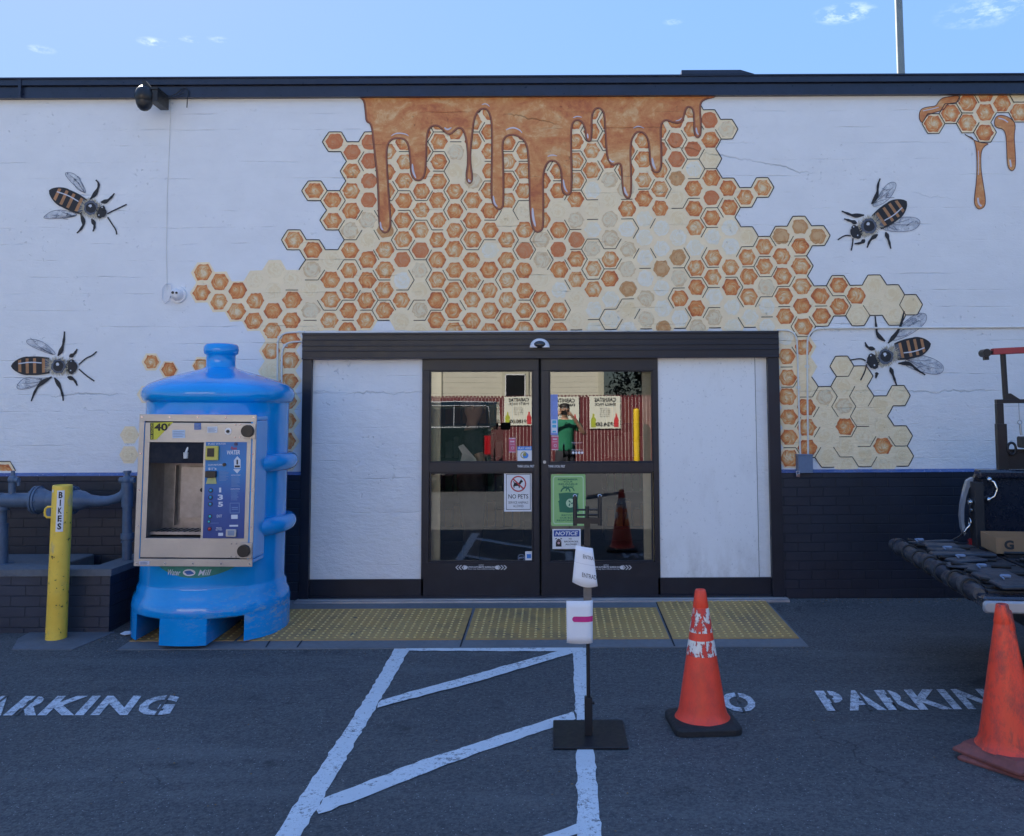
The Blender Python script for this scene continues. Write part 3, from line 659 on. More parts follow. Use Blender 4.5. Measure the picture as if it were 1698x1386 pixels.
# ---- painted bees
m_bk = painted('bee_black_paint', (.014, .014, .018), .3); m_am = painted('bee_amber_paint', (.44, .21, .09), .3)
m_fz = painted('bee_fuzz_paint', (.44, .38, .27), .2); m_gy = painted('bee_grey_paint', (.10, .115, .15), .3); m_wh = painted('bee_glint_paint', (.62, .64, .7), .1)
def wing_mat():
    t = NT('bee_wing_paint'); n = t.noise(t.pos, 14, 5, .7, 1.0)
    c = t.mix(t.rng(n, .4, .62), (.60, .64, .70), (.30, .34, .42)); return t.set(c, .55, Alpha=t.rng(n, .35, .65, .1, .5))
m_wg = wing_mat()
def bee(tip, base, wid, thx, thr, head, hr, legs, ant, wings, label):
    b = MB(); tip, base, thx, head = map(Vector, (tip, base, thx, head)); L = 9
    for w in wings:
        P = smooth(V2(w), 2, True); b.poly([wl(q, 3.6) for q in P], 5); ribbon(b, P+[P[0]], .7, 4, 4)
        root = P[0]; cen = sum(P, Vector((0, 0)))/len(P)
        for s in (.25, .5, .75):
            q = P[int(len(P)*s)]; mid = root.lerp(q, .55)+Vector((random.uniform(-3, 3), random.uniform(-3, 3))); ribbon(b, smooth([root, mid, q.lerp(cen, .25)], 2), 1.0, 4.3, 4, .4)
        for _ in range(5):
            q = cen+(random.choice(P)-cen)*random.uniform(.2, .8); ribbon(b, smooth([q, q+Vector((random.uniform(-6, 6), random.uniform(-5, 5))), q+Vector((random.uniform(-9, 9), random.uniform(-6, 6)))], 1), .7, 4.3, 4)
    for lg in legs+ant:
        th = lg in ant; P = smooth(V2(lg), 2); n = len(P)
        ws = [2.2]*n if th else [max(2.0, 2.3+5.0*math.exp(-((i/(n-1)-.3)/.14)**2)*1.0+2.0*math.exp(-((i/(n-1)-.62)/.1)**2)) for i in range(n)]
        ribbon(b, P, ws, 5, 0)
    ax = (tip-base); ln = ax.length; ax.normalize(); nr = Vector((-ax.y, ax.x))
    def half(s): return wid/2*(math.sin(math.pi*min(1, .28+.55*s))**.75 if s < .55 else math.cos((s-.55)/.45*math.pi/2)**.65)
    NS = 26; edges = [0, .12, .2, .34, .42, .55, .63, .75, .81, 1.001]; colr = [4, 1, 0, 1, 0, 1, 0, 1, 0]
    for i in range(NS):
        s0, s1 = i/NS, (i+1)/NS; mi = 0
        for j in range(len(edges)-1):
            if edges[j] <= (s0+s1)/2 < edges[j+1]: mi = colr[j]
        bow = lambda s, t: base+ax*(ln*s+2.2*(1-t*t)*0)+nr*half(min(1, s))*t
        prev = None
        for t0, t1 in ((-1, -.8), (-.8, 0), (0, .8), (.8, 1)):
            q = [bow(s0, t0), bow(s1, t0), bow(s1, t1), bow(s0, t1)]
            b.poly([wl(v, 6) for v in q], 0 if abs(t0+t1) > 1.5 else mi)
    ribbon(b, smooth([base+ax*ln*.2+nr*wid*.14, base+ax*ln*.5+nr*wid*.2, base+ax*ln*.8+nr*wid*.12], 2), 1.8, 7, 3)
    def blob(c, r, mi, l, jag=.05, n=28, sx=1, sy=1):
        b.poly([wl(c+Vector((r*sx*math.cos(2*math.pi*i/n), r*sy*math.sin(2*math.pi*i/n)))*(1+random.uniform(-jag, jag)), l) for i in range(n)], mi)
    for _ in range(260):
        a = random.uniform(0, 2*math.pi); d = Vector((math.cos(a), math.sin(a))); c = random.choice((thx, thx, head.lerp(thx, .35), base.lerp(thx, .5))); r = thr*random.uniform(.75, 1.0)
        ribbon(b, [c+d*r*.5, c+d*(r+random.uniform(.5, 6))], 1.1, 7.4+random.random()*.5, 2, .4)
    blob(thx, thr*.92, 4, 8.2, .1); blob(thx, thr*.66, 0, 8.6, .06); blob(thx+Vector((-thr*.1, -thr*.25)), thr*.2, 3, 9.2, .3)
    blob(head, hr, 0, 8.9, .07)
    hp = (head-thx).normalized(); hn = Vector((-hp.y, hp.x))
    for s in (-1, 1):
        blob(head+hn*hr*.75*s, hr*.48, 0, 9.2, .05); blob(head+hn*hr*.78*s-Vector((1, 1.5)), hr*.12, 3, 9.6)
    for _ in range(22):
        q = head+hn*random.uniform(-hr, hr); ribbon(b, [q-hp*hr*.6, q-hp*(hr*.6+random.uniform(1, 4))], 1, 9.4, 2, .4)
    o = b.obj('painted_bee', [m_bk, m_am, m_fz, m_wh, m_gy, m_wg], B); o['label'] = label
z1 = lambda l: [(x/4.2, 120+y/4.2) for x, y in l]
bee((82, 316), (141, 344), 32, (152, 345), 13, (169, 352), 9,
    [z1([(630,885),(665,850),(690,800),(690,770),(670,750)]), z1([(705,905),(745,900),(780,870),(800,843)]), z1([(565,985),(590,1050),(570,1090),(538,1120)]), z1([(640,1020),(660,1055),(662,1080),(650,1108)])],
    [z1([(750,985),(800,960),(885,920)]), z1([(752,1008),(785,1060),(812,1100),(815,1130)])],
    [z1([(610,850),(560,820),(500,770),(440,695),(520,700),(570,760)]), z1([(560,990),(480,1015),(320,1020),(300,1010),(360,965),(440,955)])], 'black and amber bee painted high on the left')
z2 = lambda l: [(x/3.465, 440+y/3.465) for x, y in l]
bee((19, 607), (83, 606), 31, (98, 607), 13, (120, 608), 10,
    [z2([(335,520),(360,480),(370,430),(373,380)]), z2([(400,525),(430,510),(446,480)]), z2([(315,645),(345,690),(362,740),(366,778)]), z2([(390,640),(430,655),(446,690)]), z2([(300,640),(230,680),(200,730),(182,780)])],
    [z2([(455,570),(500,530),(530,520),(558,495)]), z2([(455,595),(500,635),(545,665)])],
    [z2([(335,520),(260,500),(160,455),(150,425),(220,425),(280,460)]), z2([(300,640),(200,700),(120,715),(90,700),(140,640),(230,650)])], 'black and amber bee painted low on the left, facing right')
z3 = lambda l: [(1300+x/4.075, 120+y/4.075) for x, y in l]
bee((1503, 334), (1453, 369), 34, (1440, 375), 14, (1419, 385), 10,
    [z3([(540,965),(470,970),(430,955),(388,938)]), z3([(490,1020),(450,1005),(405,990)]), z3([(545,1130),(520,1155),(475,1158)]), z3([(632,1095),(580,1130),(560,1185)]), z3([(685,1080),(705,1130),(720,1192)]), z3([(590,890),(630,830),(632,760),(648,718)])],
    [z3([(450,1105),(410,1100),(362,1132)]), z3([(465,1120),(462,1160),(452,1205)])],
    [z3([(580,920),(640,830),(700,745),(760,740),(750,800),(690,880)]), z3([(640,1060),(760,980),(880,975),(930,1010),(880,1070),(760,1080)])], 'black and amber bee painted high on the right')
z4 = lambda l: [(1200+x/3.012, 340+y/3.012) for x, y in l]
bee((1543, 570), (1485, 583), 34, (1468, 591), 14, (1447, 599), 11,
    [z4([(805,680),(765,650),(760,605),(755,555)]), z4([(755,720),(715,712),(705,685)]), z4([(765,835),(758,865)]), z4([(830,810),(845,850),(862,900)]), z4([(870,790),(930,790),(960,820),(1005,848)]), z4([(820,690),(880,620),(900,530)])],
    [z4([(708,778),(685,765),(628,775)]), z4([(712,795),(705,830),(682,875)])],
    [z4([(820,690),(880,600),(960,540),(1015,540),(1010,590),(930,650)]), z4([(880,790),(960,740),(1060,770),(1105,810),(1080,850),(980,835)])], 'black and amber bee painted beside the pale cells on the right')
# ------------------------------------------------------------------ entrance
def wrect(x0, y0, x1, y1, y=0.0):            # photo rectangle -> (x0, z0, x1, z1) on the plane at depth y
    a = W(x0, y1, y); b = W(x1, y0, y); c = W(x0, y0, y); d = W(x1, y1, y)
    return ((a.x+c.x)/2, (a.z+d.z)/2, (b.x+d.x)/2, (b.z+c.z)/2)
def fr(mb, r, y0, y1, mi=0): mb.box((r[0], y0, r[1]), (r[2], y1, r[3]), mi)
E0, E1 = OP0, OP1
hz0, hz1 = W(900, 592, -.07).z, W(900, 551, -.07).z
mb = MB()
mb.box((E0-.012, -.07, hz0), (E1+.012, .14, hz1))
for k, dz in enumerate((.055, .1, .15)): mb.box((E0-.012, -.076, hz0+dz), (E1+.012, -.069, hz0+dz+.012))
mb.box((E0-.012, -.080, hz1-.016), (E1+.012, -.06, hz1+.004)); mb.box((E0-.012, -.08, hz0-.012), (E1+.012, -.05, hz0+.004))
jl = wrect(503, 592, 515, 985, -.04); jr = wrect(1276, 592, 1293, 985, -.04)
mb.box((E0-.01, -.06, 0), (jl[2], .12, hz0)); mb.box((jr[0], -.06, 0), (E1+.012, .12, hz0))
mb.obj('entrance_frame', m_bronze, B, bevel=.003)
# fixed panels beside the doors
def dpanel():
    t = NT('white_painted_panel'); p = t.pos; n = t.noise(t.map(p, (1, 1, .6)), 1.2, 4, .6)
    c = t.mix(t.rng(n, .3, .7), (.84, .85, .86), (.88, .89, .90)); s = t.rng(t.noise(p, 45, 3, .6), .3, .36, .5, 0)
    sp_ = t.n('ShaderNodeSeparateXYZ'); t.l(p, sp_.inputs[0]); lowd = t.math('MULTIPLY', t.rng(sp_.outputs[2], .55, .1, 0, 1), t.rng(t.noise(t.map(p, (1, 1, .4)), 7, 7, .75), .42, .66, 0, .55)); c = t.mix(lowd, c, (.40, .37, .33)); smu = t.rng(t.noise(t.map(p, (2, 1, .7), (3, 0, 1)), 2.1, 6, .7), .54, .72, 0, .3); c = t.mix(smu, c, (.58, .57, .56))
    return t.set(t.mix(s, c, (.45, .47, .5)), .45, 0, t.bump(t.noise(p, 12, 3), .002))
m_panel = dpanel()
yP = -.012
lp = wrect(515, 596, 698, 960, yP); rp = wrect(1094, 592, 1277, 957, yP)
mb = MB(); mb.box((lp[0]-.02, yP, lp[1]), (lp[2]+.02, yP+.04, lp[3]+.02)); mb.obj('side_panel', m_wall, B)
mb = MB(); sx = W(1255, 780, yP).x
mb.box((rp[0]-.02, yP, rp[1]), (sx, yP+.04, rp[3]+.03), 0); mb.box((sx+.006, yP+.004, rp[1]), (rp[2]+.02, yP+.04, rp[3]+.03), 1); mb.box((sx, yP+.012, rp[1]), (sx+.006, yP+.02, rp[3]+.03), 2)
mb.obj('side_panel', [m_panel, m_wall, m_joint], B)
mb = MB(); mb.box((jl[2], -.03, .03), (lp[2]+.03, .05, lp[1])); mb.obj('bottom_rail', m_bronze, B, bevel=.002)
mb = MB(); mb.box((rp[0]-.03, -.03, .03), (jr[0], .05, rp[1])); mb.obj('bottom_rail', m_bronze, B, bevel=.002)
mb = MB(); mb.box((jl[2], -.045, .0), (jr[0], .05, .03)); mb.obj('door_track', m_bronze, B, bevel=.002)
mb = MB(); mb.box((E0-.02, -.17, -.02), (E1+.03, -.045, .014)); mb.box((E0-.02, -.12, .012), (E1+.03, -.11, .02)); mb.obj('threshold', m_galv, B, bevel=.002)
# sliding leaves
yD = -.03
m_deck = M('white_vinyl_lettering', (.75, .75, .78), .5, var=.02)
for side, (x0, x1, g0, g1) in enumerate(((699, 893.5, 712, 884), (898, 1093, 910.5, 1083))):
    lf = wrect(x0, 594, x1, 982, yD); gu = wrect(g0, 614, g1, 767, yD); gl = wrect(g0, 783, g1, 932, yD)
    mb = MB(); a, b = yD, yD+.045
    mb.box((lf[0], a, .022), (lf[2], b, gl[1])); mb.box((lf[0], a, gu[3]), (lf[2], b, hz0-.006))
    mb.box((lf[0], a, gl[1]), (gu[0], b, gu[3])); mb.box((gu[2], a, gl[1]), (lf[2], b, gu[3])); mb.box((gu[0], a, gl[3]), (gu[2], b, gu[1]))
    for g in (gu, gl):                        # glazing beads
        w = .012
        mb.box((g[0], a+.008, g[1]), (g[0]+w, b-.008, g[3])); mb.box((g[2]-w, a+.008, g[1]), (g[2], b-.008, g[3])); mb.box((g[0]+w, a+.008, g[1]), (g[2]-w, b-.008, g[1]+w)); mb.box((g[0]+w, a+.008, g[3]-w), (g[2]-w, b-.008, g[3]))
    if side == 1: q = W(903, 766, yD); mb.cyl((q.x, yD-.006, q.z), (q.x, yD+.01, q.z), .014, mi=1)
    mb.box((lf[0]+.0, a-.004, hz0-.02), (lf[2], a+.001, hz0-.008))
    ed = lf[2] if side == 0 else lf[0]; mb.box((ed-.006, a+.01, .03), (ed+.006, b-.01, hz0-.01), 2)
    door = mb.obj('sliding_door', [m_bronze, m_galv, m_rubber], B, bevel=.002)
    for g in (gu, gl):
        mb = MB(); ym = (a+b)/2; mb.poly([(g[0], ym, g[1]), (g[2], ym, g[1]), (g[2], ym, g[3]), (g[0], ym, g[3])]); mb.obj('glass_pane', m_glass, door)
    # lettering on the rails
    mb = MB()
    def fD(px, py, d=.002): v = W(px, py, yD); v.y = yD-d; return v
    tx = (858, 886) if side == 0 else (909, 937)
    text_fit(mb, 'THINK LOCAL FIRST', tx[0], tx[1], 775, 771, lambda x, y: fD(x, y), bold=.02)
    x0, x1 = (756, 840) if side == 0 else (963, 1047)
    xc = (x0+x1)/2
    text_fit(mb, 'NOTICE', xc-4, xc+4, 938.2, 935.8, lambda x, y: fD(x, y)); text_fit(mb, 'CAUTION AUTOMATIC SLIDING DOOR', x0+16, x1-15, 941.5, 938.7, lambda x, y: fD(x, y), bold=.03)
    text_fit(mb, 'Door may close without warning', x0+20, x1-20, 944.6, 942.3, lambda x, y: fD(x, y), bold=.02)
    for s in (-1, 1):
        for k in range(3):
            cx = xc+s*(x1-x0)/2-s*(k*5+1)
            P = [(cx, 940.8), (cx-s*4, 937), (cx-s*2.3, 937), (cx+s*1.7, 940.8), (cx-s*2.3, 944.6), (cx-s*4, 944.6)]
            mb.poly([fD(*p) for p in P])
        cx = xc+s*(x1-x0)/2-s*16; mb.poly([fD(cx+3.2*math.cos(t), 940.8+3.2*math.sin(t)) for t in [2*math.pi*i/14 for i in range(14)]])
    mb.obj('lettering', m_deck, door)
# interior seen through the glass
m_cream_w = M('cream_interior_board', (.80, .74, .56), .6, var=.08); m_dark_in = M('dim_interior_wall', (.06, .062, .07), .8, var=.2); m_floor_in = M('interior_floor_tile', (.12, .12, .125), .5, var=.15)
mb = MB()
a = W(704, 700, .1).x; b = W(731, 700, .1).x; mb.box((a-.05, .075, .01), (b, .115, 2.3)); mb.obj('interior_board', m_cream_w, B)
mb = MB(); a = W(1065, 700, .1).x; b = W(1093, 700, .1).x; mb.box((a, .075, .01), (b+.05, .115, 2.3)); mb.obj('interior_board', m_cream_w, B)
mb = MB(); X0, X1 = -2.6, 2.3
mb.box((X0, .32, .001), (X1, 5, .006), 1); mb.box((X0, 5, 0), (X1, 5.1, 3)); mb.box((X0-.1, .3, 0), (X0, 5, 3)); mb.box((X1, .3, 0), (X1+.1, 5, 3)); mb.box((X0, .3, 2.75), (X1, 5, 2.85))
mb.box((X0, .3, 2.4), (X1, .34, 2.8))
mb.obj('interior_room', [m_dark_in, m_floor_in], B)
mb = MB()
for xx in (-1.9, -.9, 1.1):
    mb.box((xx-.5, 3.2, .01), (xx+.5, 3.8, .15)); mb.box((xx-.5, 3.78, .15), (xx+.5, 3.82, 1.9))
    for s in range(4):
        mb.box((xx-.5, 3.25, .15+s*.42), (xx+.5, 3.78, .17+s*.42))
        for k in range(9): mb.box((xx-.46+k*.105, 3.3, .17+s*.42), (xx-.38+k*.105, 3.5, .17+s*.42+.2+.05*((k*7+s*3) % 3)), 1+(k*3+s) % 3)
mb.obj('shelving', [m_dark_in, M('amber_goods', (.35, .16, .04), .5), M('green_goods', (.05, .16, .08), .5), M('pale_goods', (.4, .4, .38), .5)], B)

# ------------------------------------------------------------------ notices on the glass and doors
def sign(name, label, cat, px, rnd_=0, mats=None, y=None, th=.003, group=None, mat0=m_white):
    """flat plate at photo rectangle px; returns (root object, mapping u,v in 0..1 -> point just in front)"""
    y = yD+.018 if y is None else y
    r = wrect(*px, y); mb = MB(); w, h = r[2]-r[0], r[3]-r[1]
    P = rrect(r[0], r[2], r[1], r[3], max(.0008, rnd_), 4 if rnd_ else 1)
    mb.prism([(x, y, z) for x, z in P], (0, -th, 0))
    o = mb.obj(name, mat0); tag(o, label, cat, group)
    def f(u, v, d=0): return Vector((r[0]+u*w, y-th-.0008-d, r[1]+v*h))
    return o, f, w/h
def rectp(mb, f, u0, v0, u1, v1, mi=0, d=0): mb.poly([f(u0, v0, d), f(u1, v0, d), f(u1, v1, d), f(u0, v1, d)], mi)
def disc(mb, f, asp, u, v, r, mi=0, d=0, r2=0, n=30, a0=0, a1=2*math.pi):      # r in units of sign width
    pt = lambda a, q: f(u+q*math.cos(a), v+q*math.sin(a)*asp, d)
    A = [a0+(a1-a0)*i/n for i in range(n+1)]
    if r2:
        for i in range(n): mb.poly([pt(A[i], r), pt(A[i+1], r), pt(A[i+1], r2), pt(A[i], r2)], mi)
    else: mb.poly([pt(a, r) for a in A[:-1]], mi)
def line(mb, f, asp, u0, v0, u1, v1, w, mi=0, d=0):
    a = Vector((u0, v0/asp)); b = Vector((u1, v1/asp)); t = (b-a).normalized(); n = Vector((-t.y, t.x))*w/2
    mb.poly([f(q.x, q.y*asp, d) for q in (a+n, b+n, b-n, a-n)], mi)
# no pets
o, f, asp = sign('notice_sign', 'white NO PETS sign with a red barred dog circle on the left door', 'sign', (836, 783, 883, 848), .004)
mb = MB()
for a in ((.07, .045, .93, .058), (.07, .942, .93, .955), (.07, .058, .087, .942), (.913, .058, .93, .942)): rectp(mb, f, *a)
dog = [(.32,.66),(.34,.60),(.36,.60),(.37,.645),(.50,.655),(.52,.60),(.55,.60),(.56,.68),(.62,.74),(.66,.75),(.66,.78),(.62,.80),(.60,.83),(.58,.80),(.52,.735),(.38,.735),(.33,.78),(.31,.77),(.35,.72)]
mb.poly([f(u, v, .0002) for u, v in dog])
text_fit(mb, 'NO PETS', .15, .85, .33, .44, lambda u, v: f(u, v), bold=.012)
text_fit(mb, 'SERVICE ANIMALS', .15, .85, .20, .26, lambda u, v: f(u, v)); text_fit(mb, 'ALLOWED', .32, .68, .11, .17, lambda u, v: f(u, v))
mb.obj('lettering', m_ink, o)
mb = MB(); disc(mb, f, asp, .5, .705, .28, 0, .0006, .235); line(mb, f, asp, .32, .83, .68, .58, .05, 0, .0007); mb.obj('barred_circle', M('sign_red', (.5, .05, .06), .5), o)
# reusable bags
m_sgreen = M('pale_green_sign', (.30, .55, .20), .5, var=.06); m_sg2 = M('sign_border_green', (.50, .68, .42), .5, var=.03); m_dgreen = M('dark_green_ink', (.02, .17, .09), .5)
o, f, asp = sign('recycling_sign', 'pale green sign with a dark green bag asking to remember reusable bags', 'sign', (914, 786, 971, 872), .012, mat0=m_sgreen)
mb = MB()
P = rrect(.05, .95, .035, .965, .06, 4); Q = rrect(.08, .92, .055, .945, .05, 4)
for i in range(len(P)): j = (i+1) % len(P); mb.poly([f(*P[i]), f(*P[j]), f(*Q[j]), f(*Q[i])])
disc(mb, f, asp, .56, .44, .13, 0, .0006); mb.obj('border', m_sg2, o)
mb = MB()
for s, u0, u1, v in (('REMEMBER', .2, .78, .88), ('YOUR', .35, .63, .835), ('REUSABLE', .22, .77, .79), ('BAGS!', .34, .66, .745)): text_fit(mb, s, u0, u1, v, v+.035, lambda u, v_: f(u, v_), bold=.035)
for s, u0, u1, v in (('RECYCLE', .3, .72, .19), ('OUR BOXES', .25, .76, .14), ('RESPONSIBLY', .16, .84, .09)): text_fit(mb, s, u0, u1, v, v+.035, lambda u, v_: f(u, v_), bold=.03)
mb.poly([f(*p, .0003) for p in ((.24, .27), (.22, .45), (.2, .47), (.24, .5), (.22, .63), (.5, .645), (.8, .63), (.77, .5), (.80, .27), (.5, .255))])
disc(mb, f, asp, .42, .65, .15, 0, .0003, .11, a0=.1, a1=3.0); disc(mb, f, asp, .55, .67, .13, 0, .0004, .1, a0=0, a1=3.1)
for k in range(3):
    a = rad(90+120*k); line(mb, f, asp, .56+.02*math.cos(a), .44+.02*math.sin(a)*asp, .56+.09*math.cos(a+.6), .44+.09*math.sin(a+.6)*asp, .035, 0, .001)
mb.obj('lettering', m_dgreen, o)
# notice / backpacks
o, f, asp = sign('notice_sign', 'white and blue NOTICE sign forbidding backpacks, beside the paper arrow stand', 'sign', (916, 877, 963, 910), .003)
mb = MB(); P = rrect(.05, .95, .62, .94, .03, 3); mb.poly([f(*p) for p in P]); mb.obj('header_band', m_blueink, o)
mb = MB(); text_fit(mb, 'NOTICE', .1, .9, .68, .88, lambda u, v: f(u, v, .0006), bold=.035, shear=.2); mb.obj('header_lettering', m_white, o)
mb = MB(); text_fit(mb, 'NO', .58, .68, .47, .55, lambda u, v: f(u, v), bold=.03); text_fit(mb, 'BACKPACKS', .42, .9, .33, .41, lambda u, v: f(u, v), bold=.03); text_fit(mb, 'ALLOWED', .46, .86, .19, .27, lambda u, v: f(u, v), bold=.03)
mb.poly([f(*p) for p in ((.12, .12), (.12, .35), (.15, .46), (.22, .52), (.29, .46), (.32, .35), (.32, .12))]); line(mb, f, asp, .1, .5, .16, .54, .03); line(mb, f, asp, .34, .5, .28, .54, .03)
mb.obj('lettering', m_ink, o)
mb = MB(); disc(mb, f, asp, .22, .3, .045, 0, .0006); disc(mb, f, asp, .22, .33, .085, 0, .0006, .075, a0=0, a1=3.1); mb.obj('pictogram_detail', M('pale_red', (.6, .35, .36), .5), o)
# lottery sticker
o, f, asp = sign('sticker', 'white and blue PLAY HERE sticker with a round globe on the left door', 'sticker', (858, 740, 882, 767))
mb = MB(); rectp(mb, f, 0, .76, 1, 1); disc(mb, f, asp, .56, .44, .2, 0, .0006); mb.obj('blue_print', M('sky_blue_ink', (.05, .25, .68), .5), o)
mb = MB(); text_fit(mb, 'PLAY HERE', .06, .94, .82, .94, lambda u, v: f(u, v, .0006), bold=.03); mb.obj('lettering', m_white, o)
mb = MB(); disc(mb, f, asp, .45, .47, .24, 0, .0003, .18); disc(mb, f, asp, .5, .5, .12, 0, .001); mb.obj('globe_ring', M('olive_gold', (.35, .33, .08), .5), o)
m_pink = M('pink_flyer', (.62, .12, .20), .6, var=.1); m_pinkw = M('flyer_print', (.75, .55, .6), .6)
for lab, r in (('small pink flyer taped inside the left door glass above the PLAY HERE sticker', (844, 726, 855, 750)), ('pink flyer taped at the foot of the blue strip on the right door', (914.5, 722, 926, 746))):
    o, f, asp = sign('flyer', lab, 'flyer', r, mat0=m_pink, group='flyers on the door glass')
    mb = MB(); rectp(mb, f, 0, 0, 1, .05); rectp(mb, f, 0, .93, 1, 1); rectp(mb, f, .15, .55, .85, .58); rectp(mb, f, .2, .7, .8, .8); disc(mb, f, asp, .55, .3, .22, 0, 0, .15); mb.obj('lettering', m_pinkw, o)
m_strip = M('translucent_blue_strip', (.22, .30, .66), .5, var=.15); m_cy = M('cyan_print', (.08, .42, .66), .5)
o, f, asp = sign('flyer', 'tall pale blue flyer strip inside the left edge of the right door glass', 'flyer', (913, 654, 925, 721), mat0=m_strip, group='flyers on the door glass')
mb = MB(); rectp(mb, f, .1, .05, .9, .38); mb.obj('white_patch', m_paper, o)
mb = MB(); rectp(mb, f, .22, .28, .78, .36, 0, .0006); rectp(mb, f, .22, .18, .78, .25, 0, .0006); rectp(mb, f, .25, .06, .75, .1, 0, .0006); mb.obj('lettering', m_cy, o)
o, f, asp = sign('sticker', 'small white and blue card sticker in the bottom corner of the left door', 'sticker', (871, 914, 883, 930))
mb = MB(); rectp(mb, f, .2, .28, .8, .72); mb.obj('blue_print', M('card_blue', (.03, .2, .6), .4), o)
m_dsk = M('grey_blue_decal', (.20, .27, .40), .5)
y = yD+.017; mb = MB(); q = W(864.5, 924.5, y)
fc = lambda u, v, d=0: Vector((q.x+u, y-.001-d, q.z+v))
disc(mb, fc, 1, 0, 0, .030, 0, 0, .026); mb.poly([fc(*p) for p in ((-.022, -.008), (.02, -.004), (.022, .008), (-.018, .006))]); text_fit(mb, 'ATM', -.016, .016, -.004, .006, lambda u, v: fc(u, v, .0006), bold=.02, mi=1)
tag(mb.obj('sticker', [m_dsk, m_ink]), 'faint round decal beside the card sticker on the left door', 'sticker')
y = yD+.017; mb = MB(); fg = lambda px, py: (lambda v: Vector((v.x, y-.001, v.z)))(W(px, py, y))
text_fit(mb, 'FIND US AT', 948, 966, 735, 733, lambda x, y_: fg(x, y_))
for i in range(4):
    cx = 950.5+5*i; n = 14; mb.poly([fg(cx+2.2*math.cos(t), 750.5+2.2*math.sin(t)) for t in [2*math.pi*k/n for k in range(n)]])
text_fit(mb, 'FOLLOW US', 948, 966, 747, 745, lambda x, y_: fg(x, y_))
tag(mb.obj('decal', m_deck), 'tiny white lettering and four dots on the right door glass', 'decal')

# ------------------------------------------------------------------ cameras, wires, conduits
mb = MB(); q = W(895, 569, -.08)
mb.sphere((q.x, -.078, q.z-.03), .085, 24, 10, 0, sz=.85, sy=.55, half='top'); mb.box((q.x-.085, -.12, q.z-.038), (q.x+.085, -.077, q.z-.029), 0)
o = mb.obj('door_sensor', m_white); tag(o, 'white dome door sensor on the header over the doors', 'sensor')
mb = MB(); mb.sphere((q.x, -.105, q.z-.012), .052, 20, 10, 0, sz=.62, sy=.6); mb.obj('lens', M('smoked_plastic', (.015, .015, .02), .08, coat=.6), o)
# roof camera
q = W(236, 160, -.30)
t_ = thing('security_camera', 'black dome security camera hanging from a bracket at the roof edge', 'camera', (q.x, -.26, q.z)); t_.scale = (.88, .88, .88)
mb = MB(); mb.lathe([(.001, .115), (.05, .11), (.075, .085), (.09, .04), (.092, .0), (.085, -.02), (.08, -.035), (.076, -.04)], n=28); mb.cyl((0, 0, .1), (0, 0, .15), .03); mb.obj('housing', m_black, t_)
mb = MB(); mb.lathe([(.078, -.035), (.075, -.06), (.06, -.095), (.035, -.12), (.001, -.13)], n=28); mb.obj('dome', M('dome_plastic', (.014, .016, .022), .35), t_)
mb = MB(); mb.prism([(-.02, .02, .17), (.015, .02, .17), (.08, .02, .09), (.08, .02, .03), (.02, .02, .10), (-.02, .02, .14)], (0, -.04, 0)); mb.box((.055, -.02, -.04), (.135, .24, .08)); mb.box((.05, -.03, .08), (.14, .22, .10)); mb.obj('bracket', m_black, t_)
mb = MB(); mb.tube([(.12, .15, .09), (.17, .2, .09), (.22, .21, .12), (.27, .22, .17), (.31, .22, .18), (.34, .22, .15), (.33, .22, .08), (.325, .225, -.02)], .005, 6); mb.tube([(.12, .12, .05), (.2, .2, .08), (.3, .22, .13)], .004, 6); mb.obj('cable', m_black, t_)
# small white camera with looped cable
q = W(293, 488, -.04)
t_ = thing('security_camera', 'small white camera with a looped cable on the plain white wall', 'camera', (q.x, -.0, q.z))
mb = MB(); mb.cyl((0, 0, 0), (0, -.025, 0), .075, .07, 28); mb.cyl((0, -.025, 0), (0, -.06, .005), .055, .045, 28); mb.sphere((0, -.06, .005), .045, 20, 10, sy=.6); mb.obj('housing', m_white, t_)
mb = MB(); mb.cyl((-.015, -.08, .01), (-.015, -.09, .01), .012); mb.cyl((.017, -.08, .008), (.017, -.09, .008), .01); mb.obj('lens', m_black, t_)
mb = MB(); mb.tube(sm3 := [(-.05, -.02, .02), (-.06, -.03, .09), (-.1, -.02, .1), (-.135, -.02, .06), (-.14, -.02, -.03), (-.11, -.02, -.075), (-.07, -.03, -.05), (-.055, -.04, -.01)], .005, 6); mb.obj('cable', m_white, t_)
def wtube(name, pts, r, label, mat, y=-.03):
    mb = MB(); P = smooth([Vector((W(*p, y).x, y, W(*p, y).z)) for p in pts], 2) if len(pts) > 2 else [Vector((W(*p, y).x, y, W(*p, y).z)) for p in pts]
    mb.tube(P, r, 8); return mb, P
m_cond = painted('conduit_white_paint', (.76, .74, .68), .05)
for pts, lab in (([(505, 550.5), (478, 551), (468, 554), (461, 562), (460, 575), (460, 700), (461, 781)], 'outer thin painted conduit bending down left of the doors, behind the kiosk'),
                 ([(505, 566), (482, 567), (473, 571), (468, 580), (467, 600), (467, 781)], 'inner thin painted conduit bending down left of the doors, behind the kiosk'),
                 ([(1288, 547.5), (1306, 547.5), (1315, 551), (1321, 560), (1322, 575), (1327, 755)], 'thin painted conduit from the door header down to the grey box'),
                 ([(1760, 542), (1400, 544), (1358, 544.5), (1347, 548), (1340, 558), (1338, 575), (1340, 755)], 'long painted conduit running right along the wall and down to the grey box')):
    mb, P = wtube('conduit', pts, .0085, lab, m_cond, -.012)
    for s in (.45, .8): c = P[int(len(P)*s)]; mb.box((c.x-.02, -.006, c.z-.012), (c.x+.02, -.0, c.z+.012))
    tag(mb.obj('conduit', m_cond), lab, 'conduit', 'thin conduits on the wall')
